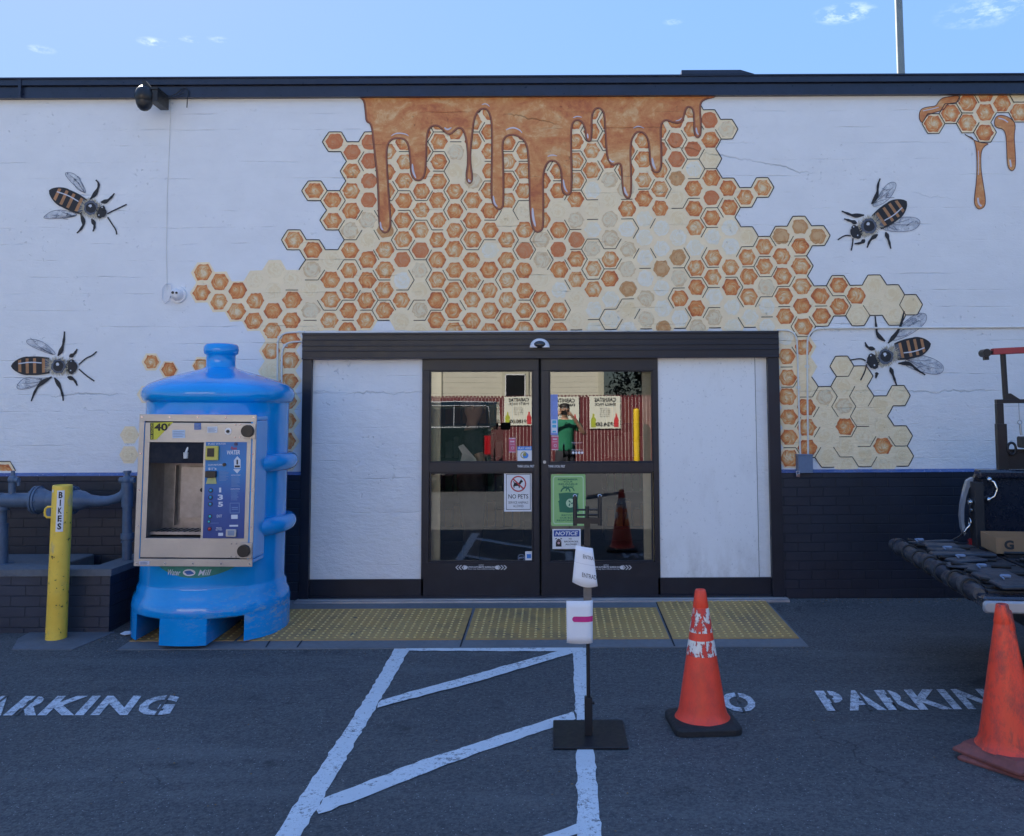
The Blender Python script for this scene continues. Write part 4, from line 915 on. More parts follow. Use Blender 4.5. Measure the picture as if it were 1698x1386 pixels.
mb = MB(); r = wrect(1323, 754, 1347, 784, -.07); mb.box((r[0], -.09, r[1]), (r[2], -.0, r[3])); mb.box((r[0]-.004, -.096, r[3]-.006), (r[2]+.004, -.0, r[3]+.004))
o = mb.obj('electrical_box', M('blue_grey_box_paint', (.13, .19, .30), .4, bump=.001), bevel=.003); tag(o, 'blue grey outlet box at the foot of the conduits with a padlock', 'box')
mb = MB(); q = W(1323, 787, -.1); mb.rbox((q.x-.017, -.11, q.z-.02), (q.x+.017, -.095, q.z+.01), .004); mb.tube([(q.x-.011, -.102, q.z+.008), (q.x-.011, -.102, q.z+.026), (q.x, -.102, q.z+.034), (q.x+.011, -.102, q.z+.026), (q.x+.011, -.102, q.z+.008)], .003, 6)
tag(mb.obj('padlock', m_chrome), 'small steel padlock hanging from the grey outlet box', 'padlock')
# vertical wire down the wall
mb = MB(); P = [Vector((W(x, y, -.006).x, -.006, W(x, y, -.006).z)) for x, y in ((284, 158), (280, 260), (277, 330), (276, 420), (277, 480))]
mb.tube(P, .0022, 5); tag(mb.obj('wire', m_cond), 'thin white wire running down the wall to the small white camera', 'wire')
# light pole behind the roof
x = (W(1492, 60, 8).x); mb = MB(); mb.tube([(x, 8, 0), (x, 8, 12)], [.085, .06], 16); mb.cyl((x, 8, 0), (x, 8, .3), .16); mb.tube([(x, 8, 11.9), (x-.6, 8, 12.3), (x-1.6, 8, 12.4)], .035, 8); 
o = mb.obj('lamp_post', M('grey_green_pole_paint', (.16, .20, .21), .5)); tag(o, 'tall grey lamp post rising behind the roof', 'lamp post')
mb = MB(); mb.rbox((x-2.2, 7.85, 12.32), (x-1.5, 8.15, 12.46), .04); mb.obj('lamp_head', m_galv, o)

# ------------------------------------------------------------------ water kiosk
kc = G(352, 1060); KX, KY = -2.632, -.83
K = thing('water_vending_kiosk', 'bright blue bottle-shaped water kiosk with a steel front panel', 'water kiosk', (KX, KY, gz(KY)+.008), rot=(0, rad(.6), 0))
zb = K.location.z
def kz(z): return z-zb
def blue_mat():
    t = NT('blue_gelcoat'); src = t.g.outputs['Object']; n = t.noise(src, 3, 5, .6); s = t.noise(t.map(src, (1, 1, 3)), 9, 7, .78)
    sep = t.n('ShaderNodeSeparateXYZ'); t.l(src, sep.inputs[0])
    m = t.math('MULTIPLY', t.rng(sep.outputs[2], .40, .16, 0, 1), t.rng(sep.outputs[0], -.05, .5, .12, 1)); m = t.math('MULTIPLY', m, t.rng(sep.outputs[2], .05, .18, .3, 1))
    sc = t.math('MULTIPLY', t.rng(s, .51, .57, 0, 1), m)
    c = t.mix(t.rng(n, .3, .7), (.0, .28, .70), (.0, .33, .82)); c = t.mix(t.math('MULTIPLY', sc, .7), c, (.32, .42, .52))
    t.set(c, t.math('ADD', t.math('MULTIPLY', n, .12), .12), 0, t.bump(t.noise(src, 2.2, 3), .012, .35)); t.set(Coat_Weight=.5, Coat_Roughness=.06)
    return t.mat
m_blue = blue_mat()
RB, RK = .522, .569
front = lambda a, z: (kz(.56) < z < kz(1.54)) and math.sin(a) < -.74 and abs(math.cos(a)+.17-.15) < .66
prof = [(RK-.02, .175), (RK, .185), (RK+.002, kz(.20)), (RK-.01, kz(.25)), (RK-.03, kz(.29)), (RB+.015, kz(.325)), (RB+.002, kz(.345)), (RB, kz(.36))]
z = .40
while z < 1.66: prof.append((RB, kz(z))); z += .06
prof += [(RB, kz(1.685)), (RB+.01, kz(1.69)), (.548, kz(1.70)), (.560, kz(1.73)), (.561, kz(1.76)), (.550, kz(1.79)), (.51, kz(1.825)), (.42, kz(1.862)), (.28, kz(1.905)), (.16, kz(1.938)), (.118, kz(1.952)), (.109, kz(1.965)), (.108, kz(2.05)), (.112, kz(2.055)), (.126, kz(2.063)), (.131, kz(2.09)), (.128, kz(2.12)), (.115, kz(2.137)), (.09, kz(2.142)), (.001, kz(2.143))]
mb = MB(); mb.lathe(prof, n=96, skip=front)
mb.lathe([(.001, .18), (RK-.02, .175)], n=96)
for x0, x1 in ((-RK, -.39), (-.17, .165), (.385, RK)):         # feet between the fork pockets
    P = []
    N = 24; xs = [max(-RK+1e-4, x0)+(min(RK-1e-4, x1)-max(-RK+1e-4, x0))*i/N for i in range(N+1)]
    lo = [(x, -math.sqrt(max(0, RK*RK-x*x))) for x in xs]; hi = [(x, -y) for x, y in lo][::-1]
    mb.prism([(x, y, 0) for x, y in lo+hi], (0, 0, .186))
body = mb.obj('body', m_blue, K); 
sk = body.modifiers.new('edge', 'BEVEL'); sk.width = .006; sk.segments = 2; sk.limit_method = 'ANGLE'; sk.angle_limit = rad(60)
for zc, dz in ((1.235, 0), (.765, 0)):
    P = []
    for i in range(26):
        a = rad(-58+i*3.6); P.append((( RB+.012)*math.cos(a), (RB+.012)*math.sin(a), kz(zc)))
    rs = [.066*math.sin(math.pi/2*min(1, (i+.6)/2.5, (25.6-i)/2.5)) for i in range(26)]
    mb = MB(); mb.tube(P, rs, 20); mb.obj('grip_rib', m_blue, K)
# cabinet
KD = 6.38; fy = -7.8+KD                      # front plane y
def kp(px, py, dy=0.0):                      # photo pixel on cabinet front -> kiosk local point
    TL, TRt, BL, BR = Vector((231, 685)), Vector((426, 689)), Vector((222, 937)), Vector((418, 941))
    v = (py-687)/(252.0); u = .5
    for _ in range(4):
        l = TL.lerp(BL, v); r = TRt.lerp(BR, v); u = (px-l.x)/(r.x-l.x); v = (py-(TL.y+(TRt.y-TL.y)*u))/252.0
    return Vector((CABX0+u*CABW, fy-KY+dy, CABZ1-v*(CABZ1-CABZ0)))
CABX0 = W(226.5, 811, fy).x-KX; CABW = .834; CABZ1 = kz(W(328, 687, fy).z); CABZ0 = kz(W(320, 939, fy).z)
# keep its centre after the tilt
cz = (CABZ0+CABZ1)/2; CABX0 -= math.tan(rad(.6))*cz
X0, X1, Z0, Z1 = CABX0, CABX0+CABW, CABZ0, CABZ1; yf = fy-KY
mb = MB(); i_ = .012; yb_ = -.30
for a, b in (((X0+i_, yf+.003, Z0+i_), (X1-i_, yb_, Z0+i_+.03)), ((X0+i_, yf+.003, Z1-i_-.03), (X1-i_, yb_, Z1-i_)), ((X0+i_, yf+.003, Z0+i_+.03), (X0+i_+.03, yb_, Z1-i_-.03)), ((X1-i_-.03, yf+.003, Z0+i_+.03), (X1-i_, yb_, Z1-i_-.03))): mb.box(a, b)
mb.obj('cabinet_shell', m_blue, K, bevel=.008)
def steel_mat():
    t = NT('brushed_steel'); src = t.g.outputs['Object']; st = t.noise(t.map(src, (1.2, 1, 90)), 6, 3, .6); n = t.noise(src, 2.5, 5, .6); sp = t.noise(src, 60, 4, .7)
    c = t.mix(t.rng(n, .3, .7), (.38, .38, .39), (.48, .475, .47)); c = t.mix(t.rng(sp, .6, .72, 0, .25), c, (.25, .24, .22))
    return t.set(c, t.rng(st, .3, .7, .36, .50), .9, t.bump(st, .0006))
m_steel = steel_mat(); m_gap = M('black_gap_fill', (.01, .01, .012), .7)  # black fill stands in for the dark inside gaps, slots and the hole
def kbox(mb, x0, y0, x1, y1, f0, f1, mi=0):
    a = kp(x0, y1); b = kp(x1, y0); a2 = kp(x0, y0); mb.box(((a.x+a2.x)/2, yf+f0, a.z), (b.x, yf+f1, (b.z+a2.z)/2), mi)
mb = MB(); fz = .035                          # outer frame ring
dx0, dz1 = kp(239, 697).x, kp(239, 697).z; dx1, dz0 = kp(412.5, 925).x+.002, kp(240, 925).z
mb.box((X0, yf, Z0), (X1, yf+.01, dz0)); mb.box((X0, yf, dz1), (X1, yf+.01, Z1)); mb.box((X0, yf, dz0), (dx0, yf+.01, dz1)); mb.box((dx1, yf, dz0), (X1, yf+.01, dz1))
cabf = mb.obj('front_frame', m_steel, K, bevel=.0015)
mb = MB()
pins = [(X0+.02+(X1-X0-.04)*i/4, z) for i in range(5) for z in (Z0+.02, Z1-.02)]+[(x, Z0+.02+(Z1-Z0-.04)*i/4) for i in range(1, 4) for x in (X0+.018, X1-.018)]
for x, z in pins: mb.cyl((x, yf, z), (x, yf-.004, z), .0075, .005, 10)
mb.obj('rivets', m_chrome, cabf)
# door plate with two openings
g = .009; D0, D1, E_0, E_1 = dx0+g, dx1-g, dz0+g, dz1-g
al = kp(248, 732); ar = kp(332, 893); pl = kp(342.5, 733); pr = kp(403.5, 894)
ax0, ax1, az0, az1 = al.x, ar.x+.004, ar.z, al.z; px0, px1, pz0, pz1 = pl.x-.002, pr.x+.006, pr.z, pl.z
mb = MB(); y0, y1 = yf-.002, yf+.006
mb.box((D0, y0, az1), (D1, y1, E_1)); mb.box((D0, y0, E_0), (D1, y1, az0)); mb.box((D0, y0, az0), (ax0, y1, az1)); mb.box((ax1, y0, az0), (D1, y1, az1))
dplate = mb.obj('access_door', m_steel, K, bevel=.0012)
mb = MB(); mb.box((dx0, yf+.0065, dz0), (D0+.004, yf+.009, dz1)); mb.box((D1-.004, yf+.0065, dz0), (dx1, yf+.009, dz1)); mb.box((D0, yf+.0065, dz0), (D1, yf+.009, E_0+.004)); mb.box((D0, yf+.0065, E_1-.004), (D1, yf+.009, dz1)); mb.obj('door_gap', m_gap, K)  # black strips put in to darken the gap round the door
# filling bay
mb = MB(); dp = .26; zt = kp(290, 768).z
q = [(ax0, az0), (ax1, az0), (ax1, az1), (ax0, az1)]; Y0, Y1 = yf+.006, yf+dp
for i in range(4):
    a, b = q[i], q[(i+1) % 4]; mb.poly([(a[0], Y0, a[1]), (b[0], Y0, b[1]), (b[0], Y1, b[1]), (a[0], Y1, a[1])])
mb.poly([(ax0, Y1, az0), (ax1, Y1, az0), (ax1, Y1, az1), (ax0, Y1, az1)])
mb.box((ax0+.1, Y1-.05, az0+.06), (ax0+.105, Y1-.001, zt-.03), 0); mb.box((ax0+.155, Y1-.07, az0+.12), (ax1-.02, Y1-.06, zt-.04), 0)
mb.box((ax0, Y0+.06, az0+.015), (ax1, Y1, az0+.035), 0)
for k in range(9): mb.box((ax0+.03+k*.04, Y0+.07, az0+.035), (ax0+.038+k*.04, Y1-.01, az0+.038), 1)
h = kp(318, 817); mb.cyl((h.x, Y1-.075, h.z), (h.x, Y1-.069, h.z), .015, mi=1)
mb.obj('filling_bay', [M('darker_bay_steel', (.27, .27, .285), .38, .8, var=.25, scale=4, dirt=.3), m_gap], K)  # bay lining made darker than the door steel
mb = MB(); mb.box((ax0+.001, Y0+.001, zt), (ax1-.001, Y0+.02, az1-.001)); mb.obj('bay_hood', M('dark_tinted_plastic', (.005, .008, .018), .8), K)
h = kp(308, 755); mb = MB(); mb.cyl((h.x, Y0-.005, h.z+.02), (h.x, Y0-.005, h.z-.022), .017, .015); mb.cyl((h.x, Y0-.004, h.z+.02), (h.x+.01, Y0+.01, h.z+.06), .008); mb.obj('filling_nozzle', M('nozzle_white', (.6, .6, .58), .4), K)
# control panel
def cp_mat():
    t = NT('blue_control_panel'); src = t.g.outputs['Object']; sep = t.n('ShaderNodeSeparateXYZ'); t.l(src, sep.inputs[0]); n = t.noise(src, 12, 4, .6)
    c = t.ramp(t.rng(t.math('ADD', sep.outputs[2], t.math('MULTIPLY', n, .12)), pz0, pz1+.1), [(0, (.012, .04, .20)), (.45, (.008, .085, .34)), (.7, (.004, .20, .52)), (1, (.008, .14, .42))]); return t.set(c, .35)
mb = MB(); mb.box((px0, yf-.004, pz0), (px1, yf-.0025, pz1)); CP = mb.obj('control_panel', cp_mat(), dplate)
def kq(px, py, d=.006): v = kp(px, py); return Vector((v.x, yf-d, v.z))
pp = lambda x, y: (330+x/6.3, 700+y/6.3)       # crop coordinates of the panel
def ktext(mb, s, x0, y0, x1, y1, mi=0, d=.0055, **k): text_fit(mb, s, x0, x1, y1, y0, lambda x, y: kq(*pp(x, y), d), mi=mi, **k)
def krect(mb, x0, y0, x1, y1, mi=0, d=.005): mb.poly([kq(*pp(x, y), d) for x, y in ((x0, y1), (x1, y1), (x1, y0), (x0, y0))], mi)
m_plab = M('panel_white_print', (.62, .68, .78), .5, var=.03); m_pdim = M('panel_dim_print', (.12, .24, .48), .5)
m_yel = M('yellow_plastic', (.60, .52, .10), .45, var=.08); m_grn = M('green_yellow_plate', (.42, .45, .20), .5)
mb = MB()
ktext(mb, '1', 214, 690, 236, 740, bold=.02); ktext(mb, '3', 200, 762, 255, 818, bold=.05); ktext(mb, '5', 203, 838, 255, 890, bold=.05)
ktext(mb, 'COIN RETURN', 98, 442, 250, 460, bold=.02); ktext(mb, "$1's", 98, 478, 186, 506, bold=.03); ktext(mb, 'EXIT', 190, 972, 245, 1000, bold=.02)
ktext(mb, 'PRESS', 185, 1103, 240, 1118, bold=.02); ktext(mb, 'BUTTON', 180, 1122, 244, 1136, bold=.02); ktext(mb, 'INSTRUCTIONS', 342, 556, 436, 568, bold=.02); ktext(mb, 'INSTRUCTIONS', 336, 700, 430, 712, bold=.02)
ktext(mb, 'PURE WATER', 100, 222, 285, 240); krect(mb, 322, 1080, 412, 1098); krect(mb, 205, 1160, 255, 1192); krect(mb, 340, 975, 408, 1018)
mb.poly([kq(*pp(x, y), .005) for x, y in ((372, 490), (438, 490), (438, 400), (404, 362), (368, 405))])
mb.poly([kq(*pp(x, y), .005) for x, y in ((360, 500), (440, 500), (402, 545))])
mb.obj('panel_lettering', m_plab, CP)
mb = MB(); random.seed(5)
for (x0, y0, x1, y1, n) in ((342, 578, 434, 688, 9), (336, 722, 430, 830, 9), (215, 515, 318, 625, 8), (120, 1056, 260, 1066, 1)):
    for i in range(n):
        yy = y0+(y1-y0)*i/max(1, n); krect(mb, x0, yy, x0+(x1-x0)*random.uniform(.65, 1), yy+(y1-y0)/max(1, n)*.45)
for a in ((325, 850, 428, 858), (325, 952, 428, 960), (325, 850, 332, 960), (421, 850, 428, 960), (345, 895, 410, 905), (345, 915, 410, 922)): krect(mb, *a)
mb.obj('panel_small_print', m_pdim, CP)
mb = MB(); ktext(mb, 'Pure', 335, 262, 400, 296, bold=.03, shear=.3, d=.0062); mb.obj('brand_script', m_redink, CP)
mb = MB(); ktext(mb, 'WATER', 295, 300, 432, 345, bold=.04, shear=.2); mb.obj('brand_lettering', m_plab, CP)
mb = MB(); ktext(mb, 'I', 396, 400, 412, 450, d=.006, bold=.05); krect(mb, 378, 460, 432, 480, 0, .006); mb.obj('warning_mark', m_ink, CP)
mb = MB(); a = kq(*pp(78, 398)); b = kq(*pp(215, 252)); mb.rbox((a.x, yf-.026, a.z), (b.x, yf-.004, b.z), .006); rd = mb.obj('card_reader', m_yel, CP)
mb = MB(); a = kq(*pp(100, 362)); b = kq(*pp(175, 275)); mb.box((a.x, yf-.029, a.z), (b.x, yf-.0262, b.z)); mb.obj('keypad', m_black, rd)
mb = MB(); a = kq(*pp(78, 580)); b = kq(*pp(192, 515)); mb.rbox((a.x, yf-.03, a.z), (b.x, yf-.004, b.z), .006); mb.obj('bill_slot', m_black, CP)
mb = MB(); P = [(78, 648), (190, 648), (180, 585), (98, 585)]; mb.prism([kq(*pp(*p), .0045) for p in P], (0, -.006, 0)); mb.obj('bill_tray', m_grn, CP)
m_btn = M('teal_button', (.02, .28, .50), .2, coat=.5); m_btn2 = M('cyan_button', (.03, .42, .52), .2, coat=.5); m_btnr = M('red_button', (.45, .02, .05), .2, coat=.5)
for x, y, m, r in ((128, 718, m_btn, .011), (125, 790, m_btn, .011), (123, 860, m_btn, .011), (120, 988, m_btn2, .010), (108, 1042, m_btn2, .008), (115, 1118, m_btnr, .010)):
    c = kq(*pp(x, y)); mb = MB(); mb.cyl((c.x, yf-.0045, c.z), (c.x, yf-.009, c.z), r*1.45, n=20, mi=1); mb.sphere((c.x, yf-.009, c.z), r, 16, 8, 0, sy=.5); mb.obj('button', [m, m_black], CP)
c = kq(*pp(270, 450)); mb = MB(); mb.cyl((c.x, yf-.0045, c.z), (c.x, yf-.014, c.z), .012, n=20); mb.obj('coin_return_knob', m_black, CP)
c = kq(*pp(390, 235)); mb = MB(); mb.cyl((c.x, yf-.0045, c.z), (c.x, yf-.010, c.z), .012, n=20); mb.obj('sensor_cap', M('navy_plastic', (.01, .03, .12), .3), CP)
mb = MB(); a = kq(*pp(290, 1200)); b = kq(*pp(400, 1125)); mb.rbox((a.x, yf-.02, a.z), (b.x, yf-.004, b.z), .005); mb.box((a.x+.014, yf-.0215, a.z+.01), (b.x-.012, yf-.0195, b.z-.008), 1); mb.obj('coin_cup', [m_galv, m_dsk], CP)
# price label and plates above
P4 = lambda x, y: (210+x/4.95, 680+y/4.95)
def q4(x, y, d=.004): return kq(*P4(x, y), d)
mb = MB(); mb.poly([q4(*p) for p in ((193, 238), (245, 238), (383, 94), (193, 98))]); pl_ = mb.obj('price_label', M('label_yellow', (.62, .58, .05), .5, var=.04), dplate)
mb = MB(); text_fit(mb, '40', 228, 338, 166, 104, lambda x, y: q4(x, y, .005), bold=.045); text_fit(mb, '¢', 342, 358, 130, 104, lambda x, y: q4(x, y, .005), bold=.02)
for a in ((194, 100, 221, 236),): mb.poly([q4(x, y, .0046) for x, y in ((a[0], a[3]), (a[2], a[3]), (a[2], a[1]), (a[0], a[1]))])
mb.obj('price_lettering', m_ink, pl_)
mb = MB(); text_fit(mb, 'PER GALLON', 0, 1, 0, 1, lambda x, y: q4(216-y*16, 232-x*128, .0054), bold=.03); mb.obj('unit_lettering', M('unit_yellow', (.62, .58, .05), .5), pl_)
for (x0, y0, x1, y1, m, nm) in ((376, 160, 481, 228, M('pale_blue_plate', (.42, .55, .72), .4), 'info_plate'), (556, 106, 613, 161, M('plate_blue', (.06, .15, .42), .4), 'info_plate'), (664, 137, 747, 188, M('plate_white_blue', (.58, .64, .72), .4), 'info_plate'), (108, 1232, 192, 1262, M('pale_tag', (.55, .56, .66), .5), 'info_plate')):
    mb = MB(); mb.poly([q4(x, y, .0035) for x, y in ((x0, y1), (x1, y1), (x1, y0), (x0, y0))]); o = mb.obj(nm, m, dplate)
    mb = MB()
    for i in range(4): yy = y0+(y1-y0)*(.18+.2*i); mb.poly([q4(x, y, .0045) for x, y in ((x0+8, yy+4), (x1-8-(i % 2)*12, yy+4), (x1-8-(i % 2)*12, yy), (x0+8, yy))])
    mb.obj('plate_print', m_dsk, o)
c = q4(836, 178); mb = MB(); mb.cyl((c.x, yf-.002, c.z), (c.x, yf-.006, c.z), .024, n=26); mb.cyl((c.x, yf-.006, c.z), (c.x, yf-.016, c.z), .011, n=20, mi=1); mb.obj('keyhole_badge', [m_white, m_blackm], dplate)
for (x, y) in ((1010, 178), (978, 1157)):
    c = q4(x, y); mb = MB(); mb.rbox((c.x-.035, yf-.02, c.z-.054), (c.x+.05, yf-.001, c.z+.054), .004); lk = mb.obj('lock_plate', m_steel, K)
    mb = MB(); mb.cyl((c.x-.004, yf-.012, c.z), (c.x-.004, yf-.045, c.z), .045, .042, 28); mb.obj('lock_cover', m_black, lk)
    mb = MB()
    for dx in (-.09, -.055):
        for dz in (-.045, .045): mb.cyl((c.x+dx-.01, yf-.002, c.z+dz), (c.x+dx-.01, yf-.006, c.z+dz), .006, .004, 8)
    mb.obj('lock_bolts', m_chrome, lk)
# oval logo band under the cabinet, following the body
def bandpt(px, py, lift=.004):
    X = W(px, py, KY-RB).x-KX; zz = kz(W(px, py, KY-RB).z); X = max(-RB+.01, min(RB-.01, X)); return Vector((X*(RB+lift)/RB, -math.sqrt(RB*RB-X*X)-lift, zz))
def band(name, col, x0, x1, ytop, depth, lift, mat):
    mb = MB(); N = 24; top = []; bot = []
    for i in range(N+1):
        t = i/N; x = x0+(x1-x0)*t; top.append(bandpt(x, ytop, lift)); bot.append(bandpt(x, ytop+depth*math.sin(math.pi*t)**.7+.01, lift))
    for i in range(N): mb.poly([bot[i], bot[i+1], top[i+1], top[i]])
    return mb.obj(name, mat, K)
band('logo_rim', None, 246, 396, 936, 27, .004, m_blue)
bd = band('logo_band', None, 254, 388, 936, 22, .007, M('logo_green', (.03, .24, .20), .4, var=.25))
mb = MB(); text_fit(mb, 'Water', 277, 299, 954, 944.5, lambda x, y: bandpt(x, y, .009), bold=.02, shear=.35); text_fit(mb, 'Mill', 327, 347, 954, 944.5, lambda x, y: bandpt(x, y, .009), bold=.02, shear=.35)
mb.obj('logo_lettering', m_plab, bd)
mb = MB(); mb.poly([bandpt(313+10*math.cos(t), 949+5.6*math.sin(t), .009) for t in [2*math.pi*i/24 for i in range(24)]]); em = mb.obj('logo_emblem', m_white, bd)
mb = MB(); mb.poly([bandpt(313+7*math.cos(t)+1.5*math.sin(3*t), 949+3.6*math.sin(t), .011) for t in [2*math.pi*i/24 for i in range(24)]]); mb.obj('emblem_drop', M('emblem_blue', (.02, .12, .4), .4), em)

# ------------------------------------------------------------------ bollard with BIKES label
p = G(93, 1059); BH = 1.12
bt = thing('bollard', 'leaning yellow steel bollard lettered BIKES beside the planter', 'bollard', (p.x, p.y, p.z), rot=(0, rad(.45), 0))
def yel_mat():
    t = NT('chipped_yellow_paint'); src = t.g.outputs['Object']; n = t.noise(src, 5, 5, .6); sep = t.n('ShaderNodeSeparateXYZ'); t.l(src, sep.inputs[0])
    ch = t.noise(t.map(src, (1, 1, .8)), 32, 5, .62); low = t.rng(sep.outputs[2], .05, .75, .0, .12)
    zone = t.math('MULTIPLY', t.rng(t.math('ABSOLUTE', t.math('SUBTRACT', sep.outputs[2], .36)), .0, .3, .055, 0), 1.0)
    k = t.rng(t.math('ADD', ch, zone), .665, .675, 0, 1)
    c = t.mix(t.rng(n, .3, .7), (.86, .52, .05), (.96, .66, .09)); c = t.mix(t.rng(t.noise(src, 14, 6, .8), .55, .75, 0, .45), c, (.44, .33, .12))
    c = t.mix(t.rng(t.noise(t.map(src, (1, 1, .5), (4, 0, 0)), 6, 3, .6), .58, .64, 0, .5), c, (.45, .38, .28))
    c = t.mix(k, c, (.03, .022, .018)); return t.set(c, .5, 0, t.bump(k, -.003))
m_yb = yel_mat()
mb = MB(); mb.lathe([(.072, -.02), (.07, .3), (.069, .8), (.0685, BH-.012), (.066, BH-.002), (.06, BH), (.058, BH-.01), (.001, BH-.012)], n=40); mb.obj('post', m_yb, bt)
def cylp(x, z, r=.0705):                    # wrap around post, x metres along the front measured from its middle
    a = -math.pi/2+x/r; return Vector((r*math.cos(a), r*math.sin(a), z))
def wrap_rect(mb, x0, x1, z0, z1, r, mi=0, n=6, th=0):
    for i in range(n):
        a, b = x0+(x1-x0)*i/n, x0+(x1-x0)*(i+1)/n; mb.poly([cylp(a, z0, r), cylp(b, z0, r), cylp(b, z1, r), cylp(a, z1, r)], mi)
mb = MB(); wrap_rect(mb, .0, .05, BH-.335, BH-.035, .0712); lb = mb.obj('label_plate', m_white, bt)
mb = MB()
for i, ch in enumerate('BIKES'):
    z1_ = BH-.045-.057*i; w = .013 if ch != 'I' else .004
    text_fit(mb, ch, .025-w, .025+w, z1_-.046, z1_, lambda x, z: cylp(x, z, .0722), bold=.05)
mb.obj('lettering', m_ink, lb)
mb = MB(); wrap_rect(mb, -.05, -.032, BH-.05, BH-.03, .0712); mb.obj('sticker', m_paper, bt)
mb = MB()
mb.tube([(-.06, .0, BH-.16), (-.1, -.01, BH-.162), (-.115, -.01, BH-.175), (-.12, -.01, BH-.2), (-.115, -.01, BH-.225), (-.1, -.01, BH-.238), (-.06, 0, BH-.24)], .008, 8); mb.obj('hook', m_yb, bt)
mb = MB(); c = G(95, 1066)
P = [gp(G(*q).x, G(*q).y, .006) for q in ((20, 1078), (120, 1078), (190, 1049), (50, 1049), (30, 1060))]; mb.prism([Vector((v.x, v.y, v.z-.03)) for v in P], (0, 0, .03)); tag(mb.obj('concrete_pad', m_cap), kind='structure')

# ------------------------------------------------------------------ planter wall
pz = .43; pc = G(180, 1049); PY = pc.y; PX = pc.x
yc = -.02
mb = MB(); tw = .17
m2 = W(245, 908, -.06)
mb.prism([(-12, PY, -.1), (PX, PY, -.1), (PX+.03, -.06, -.1), (PX-.15, -.06, -.1), (PX-.17, PY+tw, -.1), (-12, PY+tw, -.1)], (0, 0, pz+.1-.05))
o = mb.obj('planter_wall', m_brickp); tag(o, 'low slate painted brick planter wall left of the kiosk', 'planter wall')
mb = MB(); mb.prism([(-12, PY-.012, pz-.047), (PX+.012, PY-.012, pz-.047), (PX+.04, -.055, pz-.047), (PX-.155, -.055, pz-.047), (PX-.18, PY+tw+.01, pz-.047), (-12, PY+tw+.01, pz-.047)], (0, 0, .05)); mb.obj('coping', m_cap, o, bevel=.005)
mb = MB(); mb.add([(-12, PY+tw+.012, .25), (PX-.18, PY+tw+.012, .25), (PX-.158, -.056, .25), (-12, -.056, .25)], [(0, 1, 2, 3)]); tag(mb.obj('planter_soil', M('dark_soil', (.03, .028, .03), .95, bump=.01)), kind='structure')
mb = MB(); a = W(20, 934, PY+.25); mb.rbox((a.x-.6, PY+.2, .2), (a.x+.34, -.1, pz-.02), .02, axis='z'); tag(mb.obj('concrete_plinth', m_cap), 'concrete plinth under the pipes inside the planter', 'plinth')
# backflow pipes
m_pipe = M('slate_blue_pipe_paint', (.085, .13, .20), .45, var=.2, bump=.002, bscale=30, dirt=.25)
yp = -.55
def wp(px, py, y=yp): v = W(px, py, y); return Vector((v.x, y, v.z))
PT = thing('pipe_assembly', 'slate blue flanged water pipes with valves behind the bollard', 'pipes', wp(60, 830))
o0 = PT.location.copy()
def L(p): return p-o0
mb = MB(); mb.cyl(L(wp(-160, 831)), L(wp(64, 829)), .058, n=24); mb.cyl(L(wp(0, 831)), L(wp(4, 831)), .068); mb.obj('main_pipe', m_pipe, PT)
for x in (62, 120):
    c = L(wp(x, 829)); mb = MB(); mb.cyl(c+Vector((-.02, 0, 0)), c+Vector((-.004, 0, 0)), .112, n=28); mb.cyl(c+Vector((.004, 0, 0)), c+Vector((.02, 0, 0)), .112, n=28)
    for k in range(8): a = 2*math.pi*k/8; v = Vector((0, .092*math.cos(a), .092*math.sin(a))); mb.cyl(c+v+Vector((-.034, 0, 0)), c+v+Vector((.034, 0, 0)), .011, n=6)
    mb.obj('flange', m_pipe, PT)
mb = MB(); a, b = L(wp(66, 829)), L(wp(117, 829)); mb.cyl(a, a.lerp(b, .3), .1, .07, 24); mb.cyl(a.lerp(b, .3), a.lerp(b, .7), .07, .07, 24); mb.cyl(a.lerp(b, .7), b, .07, .1, 24); mb.cyl(a.lerp(b, .4)+Vector((0, 0, -.02)), a.lerp(b, .4)+Vector((0, -.03, -.13)), .045, n=16); mb.obj('check_valve', m_pipe, PT)
mb = MB(); P = [wp(122, 829), wp(138, 829.5), wp(150, 830), wp(165, 831), (wp(180, 830)), wp(192, 827), wp(203, 822), wp(209, 815)]; mb.tube([L(v) for v in P], [.085, .075, .048, .042, .038, .038, .04, .045], 20); mb.obj('reducer_pipe', m_pipe, PT)
mb = MB(); x = 211; mb.cyl(L(wp(x, 838)), L(wp(x-1, 985)), .036, n=20); mb.cyl(L(wp(x, 800)), L(wp(x, 840)), .044, n=20); mb.cyl(L(wp(x, 884)), L(wp(x, 893)), .052, n=8); mb.cyl(L(wp(x, 896)), L(wp(x, 899)), .046, n=20); mb.obj('riser_pipe', m_pipe, PT)
mb = MB(); c = L(wp(x, 796)); mb.sphere(c, .042, 16, 10); mb.cyl(c, c+Vector((0, 0, .06)), .025, .02); mb.cyl(c+Vector((0, 0, .055)), c+Vector((0, 0, .075)), .032, n=6); mb.cyl(c+Vector((-.06, 0, 0)), c+Vector((.06, 0, 0)), .024, n=12); mb.obj('valve_head', m_pipe, PT)
mb = MB(); mb.cyl(L(wp(20, 826)), L(wp(20, 800)), .027, n=16); c = L(wp(21, 795)); mb.sphere(c, .036, 14, 8); mb.cyl(c, c+Vector((0, 0, .07)), .02, .014); mb.cyl(c+Vector((.0, -.0, 0)), c+Vector((.055, -.01, -.005)), .022, n=10); mb.cyl(c+Vector((.05, -.01, 0)), c+Vector((.055, -.01, -.05)), .012, n=8); mb.obj('test_cock', m_pipe, PT)
